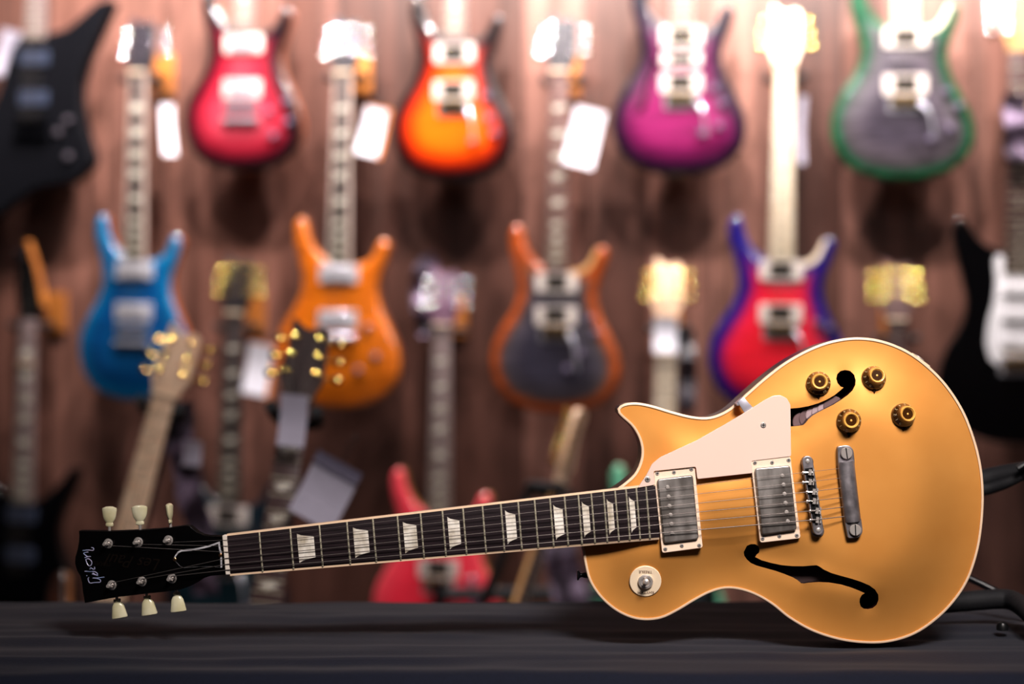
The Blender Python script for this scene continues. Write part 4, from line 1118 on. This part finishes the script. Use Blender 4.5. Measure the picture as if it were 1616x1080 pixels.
guitar('guitar showing only a brown headstock with gold tuners above the gold guitar', 1412, 1060, f_brown, dark_side, 1.0, 0.98, (0.225, 0.325), 'white_black', 'trem', board_brown, pearl, 'birds', neck_dark, head_brown, GOLD, roll=0.3, twist=0, group=LOW, zend=0.35)

# matte black angular guitar, top left
g = thing('electric_guitar', 'matte black angular guitar cut off by the upper left corner', 'guitar', wp(52, 228, 0.0), (0, math.radians(1.5), -YAW + math.radians(-2)), TOP)
put('body', make_body('angular', f_matte, f_matte, arch=0.0015), g)
def simple_hw(g, pick, zbr, zend, board, inlay, neckm, headm, head, hw, inl, ya=-0.002, cov='black_black', edge=None, bh=0.0015, nutz_shift=0.0):
    yb, spots, tilt = add_neck(g, board, inlay, neckm, headm, head, hw, inl, zend=zend, edge_m=edge, bodyh=bh)
    for z in pick:
        put('pickup', shared(('blackhum',), lambda: mesh('pickup', prism(rounded(rect(0, 0, 0.078, 0.038), 0.004), 0.004, -0.006, 0.0015), M('blue_reflection_cover', (84, 92, 116), 0.28, 0.5))), g, (0, ya, z))  # dark cover with a bluish reflection painted into its colour
    def fn():
        mb = MB(); mb.add(prism(rounded(rect(0, 0, 0.084, 0.018), 0.005), 0.0, -0.012, 0.001)); mb.add(lathe([(-0.045, 0.0075), (0.045, 0.0075)], (0, -0.008, -0.038), (1, 0, 0), 16))
        return mesh('bridge', mb.out(), [M('dark_chrome', (70, 72, 84), 0.2, 1.0)], mb.m)
    put('bridge', shared('blackbridge', fn), g, (0, ya, zbr))
    add_strings(g, yb, spots, tilt, zbr, ya - 0.012)
# bring the angular body's coordinates in line with the neck: bridge about z = 0.05, so the neck is shifted down inside its own parts
hold = NUTZ
NUTZ = 0.690
simple_hw(g, (0.115, 0.215), 0.055, 0.262, board_glare, pearl, neck_dark, black_gloss, 'point', (M('black_tuner_metal', (40, 40, 46), 0.25, 1.0), 'black'), 'dots')
NUTZ = hold
for x, z in ((0.095, 0.060), (0.070, 0.030), (0.098, -0.030)):
    put('knob', shared('bknob', lambda: mesh('knob', lathe([(0, 0.009), (0.012, 0.0085), (0.014, 0.007), (0.0143, 0.002)], (0, 0, 0), (0, -1, 0), 16), M('black_knob', (120, 112, 122), 0.3, 0.5))), g, (x, -0.001, z))
put('strap_button', shared('sbut2', lambda: mesh('strap_button', lathe([(0, 0.004), (0.006, 0.004), (0.008, 0.007), (0.010, 0.006)], (0, 0, 0), (0.5, 0, -0.8), 12), gold_metal)), g, (0.122, 0.02, -0.078))

# black guitar with white pickguard, right edge
g = thing('electric_guitar', 'black double-cutaway guitar with a white pickguard at the right edge', 'guitar', wp(1607, 700, 0.02), (0, math.radians(0.2), -YAW), MID)
g.scale = (1.1, 1.1, 1.1)
put('body', make_body('strat', f_black, f_black, 1.0, 1.02, arch=0.0015), g)
yb, spots, tilt = add_neck(g, board_brown, pearl, maple_warm, maple_warm, 'strat', (mirror, 'chrome'), 'dots', zend=0.345, bodyh=0.0015)
pgs = [(-30, 384), (-44, 388), (-50, 375), (-46, 335), (-50, 290), (-62, 245), (-66, 205), (-58, 172), (-40, 158), (20, 150), (70, 120), (100, 95), (112, 120), (92, 170), (72, 215), (62, 260), (66, 310), (70, 350), (58, 366), (32, 362), (30, 345), (-30, 345)]
gp = put('pickguard', mesh('pickguard', prism(rounded([(x * .001, z * .001) for x, z in pgs], 0.006, 3), -0.001, -0.0042, 0.0008), white_pl), g)
for z in (0.205, 0.262, 0.315):
    put('pickup', shared('scoil', lambda: mesh('pickup', prism(rounded(rect(0, 0, 0.070, 0.018), 0.008), 0.0, -0.006, 0.001), white_pl)), g, (0, -0.0035, z), (0, math.radians(8) if z < 0.21 else 0, 0))
bridge_part(g, 'trem', 0.158, -0.003)
add_strings(g, yb, spots, tilt, 0.158, -0.012)
for x, z in ((0.058, 0.185), (0.080, 0.145), (0.098, 0.112)):
    put('knob', shared('wknob', lambda: mesh('knob', lathe([(0, 0.011), (0.004, 0.010), (0.012, 0.0085), (0.0143, 0.007), (0.0145, 0.002)], (0, 0, 0), (0, -1, 0), 16), white_pl)), g, (x, -0.004, z))

# black pointed-headstock guitar, far left of the bottom row
g = thing('electric_guitar', 'slim black guitar with a pointed wood-edged headstock, far left of the bottom row', 'guitar', wp(29, 1012, 0.0), (0, math.radians(2.0), -YAW + math.radians(-2)), LOW)
put('body', make_body('metal', f_black, f_black, arch=0.003), g)
simple_hw(g, (0.215, 0.315), 0.165, 0.345, board_glare, pearl, neck_dark, black_gloss, 'point', (M('black_tuner_metal', (40, 40, 46), 0.25, 1.0), 'black'), 'blocks', ya=-0.003)
put('headstock_edge', mesh('headstock_edge', prism([(0.031, 0.030), (0.044, 0.030), (0.016, 0.125), (-0.018, 0.196), (-0.030, 0.196), (0.004, 0.120)], 0.016, 0.0045, 0.001), wood_block), g, (0, -0.008, NUTZ + 0.004), (math.radians(-9), 0, 0))

# ---- floor guitars
def floor_guitar(label, px, py, Y, roll, lean, yaw, finish, side, board, inlay, neckm, headm, hw, inl, head='prs', kind='carved', scale=1.0, edge=None):
    e = (Matrix.Rotation(math.radians(roll), 3, 'Y') @ Matrix.Rotation(math.radians(-lean), 3, 'X') @ Matrix.Rotation(math.radians(yaw), 3, 'Z')).to_euler()
    nut = at(px, py, Y); loc = nut - e.to_matrix() @ Vector((0, -0.012, NUTZ * scale))
    r = thing('electric_guitar', label, 'guitar', loc, e, FLR); r.scale = (scale,) * 3
    guitar(label, 0, 0, finish, side, 1, 0.97, (0.225, 0.32), 'white_black', 'trem', board, inlay, inl, neckm, headm, hw, kind=kind, head=head, root=r, zend=0.348, edge=edge)
    return r, e
fg1, e1 = floor_guitar('maple-necked guitar on a floor stand, its pale jagged headstock before the blue guitar', 258, 626, 2.92, 12.5, 12, -6, f_brown, maple_side, maple_tan, M('black_dot', (40, 36, 36), 0.5), maple_tan, maple_tan, GOLD, 'dots')
fg2, e2 = floor_guitar('rosewood-necked guitar on a floor stand, its dark headstock before the amber guitar', 468, 632, 2.60, 7.0, 12, -4, f_teal, dark_side, board_brown, pearl, neck_dark, neck_dark, GOLD, 'birds')
fg3, e3 = floor_guitar('narrow maple-necked guitar seen from its side on a floor stand', 889, 764, 3.15, 19.0, 12, 62, f_brown, maple_side, board_brown, pearl, maple_warm, maple_tan, GOLD, 'dots', head='strat', kind='strat', scale=0.86)

def stand(label, gr, e, scale=1.0):
    m3 = e.to_matrix(); base = Vector(gr.location)
    nz = base + m3 @ Vector((0, 0.055, (NUTZ - 0.035) * scale)); lo = base + m3 @ Vector((0, 0.10, 0.05))
    bk_ = m3 @ Vector((0, 1, 0)); bk_.z = 0; bk_.normalize(); a0 = math.degrees(math.atan2(bk_.y, bk_.x))
    foot = Vector((lo.x, lo.y, 0.0)) + bk_ * 0.05; hub = foot + Vector((0, 0, 0.085))
    s = thing('guitar_stand', label, 'stand', foot, (0, 0, 0), 'floor stands of the standing guitars')
    R = lambda q: Vector(q) - foot
    obj('pole', tube([R(hub), R(lo), R(nz)], 0.010, 12), black_metal, s)
    yk = [base + m3 @ Vector((x, y, (NUTZ - 0.028) * scale + dz)) for x, y, dz in ((-0.038, -0.026, 0.012), (-0.036, 0.0, 0.004), (-0.03, 0.035, 0), (0, 0.055, 0), (0.03, 0.035, 0), (0.036, 0.0, 0.004), (0.038, -0.026, 0.012))]
    obj('yoke', tube([R(p) for p in yk], 0.0105, 12, 4), black_foam, s)
    for sgn in (-1, 1):
        a = [base + m3 @ Vector(p) for p in ((0, 0.10, 0.05), (sgn * 0.07, 0.07, -0.016), (sgn * 0.075, 0.0, -0.014), (sgn * 0.075, -0.03, 0.008))]
        obj('cradle_arm', tube([R(p) for p in a], 0.009, 12, 4), black_foam, s)
    for an in (a0, a0 + 105, a0 - 105):
        th = math.radians(an)
        obj('leg', tube([R(hub), R(Vector((foot.x + 0.15 * math.cos(th), foot.y + 0.15 * math.sin(th), 0.010)))], 0.009, 10), black_metal, s)
    return s
stand('black stand holding the maple-necked guitar with the jagged headstock', fg1, e1)
stand('black stand holding the rosewood-necked guitar before the amber guitar', fg2, e2)
stand('black stand holding the narrow side-on guitar', fg3, e3, 0.86)

# low black rail in front of the coral guitar
rl = thing('guitar_rack', 'low black rack rail running before the coral red guitar', 'rack', Vector((at(880, 938, 3.6).x, 3.6, 0)))
zr = at(880, 938, 3.6).z; xa = at(694, 938, 3.6).x - rl.location.x; xb = at(1120, 938, 3.6).x - rl.location.x
obj('rail', tube([(xa, 0, zr), (xb, 0, zr)], 0.016, 14), black_foam, rl)
for x in (xa, xb):
    obj('upright', tube([(x, 0, zr + 0.03), (x, 0, 0.02)], 0.016, 12), black_metal, rl)
    obj('foot', tube([(x, -0.16, 0.016), (x, 0.16, 0.016)], 0.016, 12), black_metal, rl)

# ================================================================== HANGERS
def hanger(px, py, label):
    """wooden block on the wall with two padded arms under a headstock; px,py is where the nut is seen"""
    q = wp(px, py, -0.002); loc = q - ndir * (GAP - 0.004) - Vector((0, 0, 0.030))
    h = thing('guitar_hanger', label, 'hanger', loc, (0, 0, -YAW), 'wooden guitar hangers on the wall')
    put('block', shared('hblock', lambda: mesh('block', prism(rounded(rect(0, 0.045, 0.05, 0.105), 0.006), 0.003, -0.020, 0.003), wood_block)), h)
    def yoke():
        mb = MB(); mb.add(cyl((0, -0.018, 0.012), (0, -0.085, 0.012), 0.006, 10))
        for s in (-1, 1): mb.add(tube([(0, -0.085, 0.012), (s * 0.026, -0.10, 0.010), (s * 0.042, -0.125, 0.008), (s * 0.042, -0.165, 0.006), (s * 0.042, -0.178, 0.014)], 0.0075, 10, 4))
        return mesh('yoke', mb.out(), black_foam, mb.m)
    put('yoke', shared('hyoke', yoke), h)
    return h
for px, py, lab in [(224, 112, 'wooden hanger block holding the blue guitar'), (546, 108, 'wooden hanger block holding the amber orange guitar'), (887, 113, 'wooden hanger block holding the charcoal guitar'), (1240, 108, 'wooden hanger block holding the red and violet guitar'),
                    (47, 501, 'wooden hanger block holding the slim black guitar with the pointed headstock'), (372, 503, 'wooden hanger block holding the dark teal guitar'), (702, 508, 'wooden hanger block holding the coral red guitar'), (1055, 505, 'wooden hanger block holding the mint green guitar'), (1415, 520, 'wooden hanger block holding the guitar with the brown headstock')]:
    hanger(px, py, lab)

# ================================================================== TAGS AND STRAPS
def price_tag(label, px, py, w, h, ang, Y=None, off=0.03, m1=paper, back=None, yaw=0.0, band=None, name='price_tag', grp=None):
    """paper card hung on a loop of thread; w,h in metres"""
    loc = at(px, py, Y) if Y else wp(px, py, off)
    r = thing(name, label, 'tag', loc, (0, math.radians(ang), -YAW + math.radians(yaw)), grp)
    def card(cw, ch, y0, bend):
        v = []; f = []; n = 8
        for k in range(n + 1):
            z = -ch / 2 + ch * k / n; y = y0 + bend * math.sin(PI * k / n)
            v += [(-cw / 2, y, z), (cw / 2, y, z), (-cw / 2, y + 0.0012, z), (cw / 2, y + 0.0012, z)]
        for k in range(n):
            a = 4 * k; bq = a + 4
            f += [(a, a + 1, bq + 1, bq), (a + 2, bq + 2, bq + 3, a + 3), (a, bq, bq + 2, a + 2), (a + 1, a + 3, bq + 3, bq + 1)]
        f += [(0, 2, 3, 1), (4 * n, 4 * n + 1, 4 * n + 3, 4 * n + 2)]
        return v, f
    obj('sheet', card(w, h, 0, 0.006), m1, r, smooth=60)
    if back:
        b_ = obj('backing_card', card(w * 1.12, h * 1.06, 0.004, 0.006), back, r, smooth=60); b_.location = (w * 0.09, 0, h * 0.01)
    if band: 
        b_ = obj('header_band', card(w * 1.02, h * 0.20, -0.0016, 0.001), band, r, smooth=60); b_.location = (0, 0, h * 0.44)
    obj('thread', tube([(0, 0.002, h * 0.47), (0.004, 0.012, h * 0.47 + 0.03), (0.0, 0.02, h * 0.47 + 0.055), (-0.004, 0.010, h * 0.47 + 0.03), (0, 0.002, h * 0.47)], 0.0008, 6, 4), black_plastic, r)
    return r
price_tag('narrow white tag beside the neck of the blue guitar', 266, 205, 0.034, 0.125, -4, yaw=35)
price_tag('white tag on an orange card beside the neck of the amber guitar', 586, 208, 0.055, 0.115, 14, back=orange_card)
tg = price_tag('large white tag beside the neck of the charcoal guitar', 922, 217, 0.074, 0.138, 14, yaw=8)
price_tag('thin pale tag edge-on behind the maple neck of the red guitar', 1267, 205, 0.024, 0.16, 2, yaw=40, off=-0.03, m1=paper_grey)
price_tag('white tag on an orange card beside the neck of the teal guitar', 406, 583, 0.062, 0.125, 10, back=orange_card)
price_tag('white tag lying over the maple neck of the mint guitar', 1050, 528, 0.055, 0.085, 1, off=0.035)
price_tag('pale grey tag lying over the neck below the dark headstock', 461, 664, 0.046, 0.084, 5, Y=2.52, m1=paper_grey)
price_tag('large grey tag with a dark header hanging beside the rosewood neck', 512, 778, 0.080, 0.104, 28, Y=2.48, m1=paper_grey, band=M('slate_card', (92, 86, 104), 0.6))
price_tag('small pale tag at the top of the patterned strap behind the gold guitar', 302, 716, 0.036, 0.048, 4, Y=2.98, m1=paper_grey)
price_tag('pale tag behind the neck of the matte black guitar', 14, 85, 0.070, 0.120, 16, off=-0.08, m1=paper_grey)
# patterned straps
m, nt, b = base_mat('skull_grey_strap_print')
vz = nt.nodes.new('ShaderNodeTexVoronoi'); tc = nt.nodes.new('ShaderNodeTexCoord'); mp = nt.nodes.new('ShaderNodeMapping'); mp.inputs['Scale'].default_value = (30, 1, 24)
nt.links.new(tc.outputs['Object'], mp.inputs['Vector']); nt.links.new(mp.outputs['Vector'], vz.inputs['Vector']); vz.inputs['Scale'].default_value = 1.0
rr = ramp(nt, vz.outputs['Distance'], [(0.12, rgb((52, 40, 60))), (0.2, rgb((128, 112, 132))), (0.5, rgb((112, 94, 116))), (0.62, rgb((50, 36, 52)))])
nt.links.new(rr.outputs['Color'], b.inputs['Base Color']); b.inputs['Roughness'].default_value = 0.75
strap_m = m
def strap(label, pts, w, Y=None, off=0.02, m1=None):
    q = [(at(x, y, Y) if Y else wp(x, y, off)) for x, y in pts]
    c = q[-1].copy(); P_ = catmull([p - c for p in q], False, 8); v = []; f = []
    for i, p in enumerate(P_):
        d = (P_[min(i + 1, len(P_) - 1)] - P_[max(0, i - 1)]).normalized(); s = d.cross(Vector((0, -1, 0))).normalized()
        wob = Vector((0, 0.010 * math.sin(i * 0.5), 0))
        v += [p + s * w / 2 + wob, p - s * w / 2 + wob, p + s * w / 2 + wob + Vector((0, 0.003, 0)), p - s * w / 2 + wob + Vector((0, 0.003, 0))]
    for i in range(len(P_) - 1):
        a = 4 * i; bq = a + 4
        f += [(a, a + 1, bq + 1, bq), (a + 2, bq + 2, bq + 3, a + 3), (a, bq, bq + 2, a + 2), (a + 1, a + 3, bq + 3, bq + 1)]
    e = 4 * (len(P_) - 1); f += [(0, 2, 3, 1), (e, e + 1, e + 3, e + 2)]
    o = obj('guitar_strap', (v, f), m1 or strap_m, None, smooth=60); o.location = c
    tag(o, label, 'strap', 'straps hanging among the guitars')
    return o
strap('mauve spotted strap hanging behind the three cream pegs of the gold guitar', [(284, 634), (284, 690), (292, 745), (304, 800), (318, 850), (322, 940)], 0.050, Y=3.02)
strap('mauve spotted strap hanging behind the upper bout of the gold guitar', [(880, 820), (884, 870), (892, 910), (905, 960)], 0.075, Y=3.45)
strap('mauve spotted strap round the headstock of the coral red guitar', [(690, 410), (668, 425), (662, 460), (668, 500), (676, 530)], 0.045, off=-0.07)
strap('pale spotted strap hanging over the neck of the black guitar at the right edge', [(1606, 150), (1602, 190), (1606, 230), (1604, 256)], 0.055, off=0.06)
strap('dark glossy strap hanging behind the neck of the mint guitar', [(1082, 520), (1084, 560), (1086, 600), (1082, 650)], 0.040, off=-0.06, m1=M('dark_leather_strap', (58, 50, 60), 0.25, coat=0.6))

# ================================================================== LIGHT
def area(name, loc, target, sx, sy, power, col=(1, 1, 1)):
    l = bpy.data.lights.new(name, 'AREA'); l.shape = 'RECTANGLE'; l.size = sx; l.size_y = sy; l.energy = power; l.color = col
    o = bpy.data.objects.new(name, l); C.objects.link(o); o.location = loc
    o.rotation_euler = (Vector(target) - Vector(loc)).to_track_quat('-Z', 'Y').to_euler(); return o
def spot(name, loc, target, power, ang, rad, col=(1, 0.93, 0.87), blend=0.6):
    l = bpy.data.lights.new(name, 'SPOT'); l.energy = power; l.spot_size = math.radians(ang); l.spot_blend = blend; l.shadow_soft_size = rad; l.color = col
    o = bpy.data.objects.new(name, l); C.objects.link(o); o.location = loc
    o.rotation_euler = (Vector(target) - Vector(loc)).to_track_quat('-Z', 'Y').to_euler(); return o
area('table_light', (0.50, 0.25, 2.25), (0.18, 1.70, 0.88), 0.6, 0.4, 7.6, (1, 0.92, 0.88)).data.spread = math.radians(62)
area('room_fill', (-0.2, 0.0, 2.85), (0, 2.6, 0.9), 2.4, 1.0, 4, (0.95, 0.95, 1.0))  # added fill panel, lifts the guitar fronts
for px in (-260, 60, 390, 718, 1075, 1427, 1760):
    c = wp(px, 300, 0.95 - GAP)
    t_ = wp(px, 300, -GAP)
    spot('track_spot', (c.x, c.y, 2.44), (t_.x, t_.y, 1.72), 92, 74, 0.028, blend=1.0)
for px in (222, 555, 890, 1250, 1600):
    c = wp(px, 300, 0.48 - GAP); t_ = wp(px, 300, -0.05)
    spot('glint_spot', (c.x, c.y, 2.52), (t_.x, t_.y, 1.5), 70, 110, 0.025, (1, 0.95, 0.93), blend=0.8)  # added lamps for glints on the horns and a brighter wall top
spot('stand_fill', (-0.75, 1.9, 2.8), (-0.55, 2.75, 0.9), 34, 46, 0.03, blend=0.8)  # added lamp, brightens the necks on the floor stands
for x, y in ((-1.0, 1.9), (0.1, 2.1), (1.1, 1.8), (-0.4, 0.6), (0.8, 0.5)):
    spot('ceiling_spot', (x, y, 2.85), (x * 1.0, y + 1.6, 1.1), 4, 120, 0.02, (0.92, 0.93, 1.0))
w = bpy.data.worlds.new('world'); bpy.context.scene.world = w; w.use_nodes = True
w.node_tree.nodes['Background'].inputs['Color'].default_value = (0.30, 0.28, 0.30, 1); w.node_tree.nodes['Background'].inputs['Strength'].default_value = 0.06
sc = bpy.context.scene
sc.view_settings.view_transform = 'Standard'; sc.view_settings.look = 'None'; sc.view_settings.exposure = 0.14; sc.view_settings.gamma = 0.88
try: sc.cycles.use_denoising = True
except Exception: pass
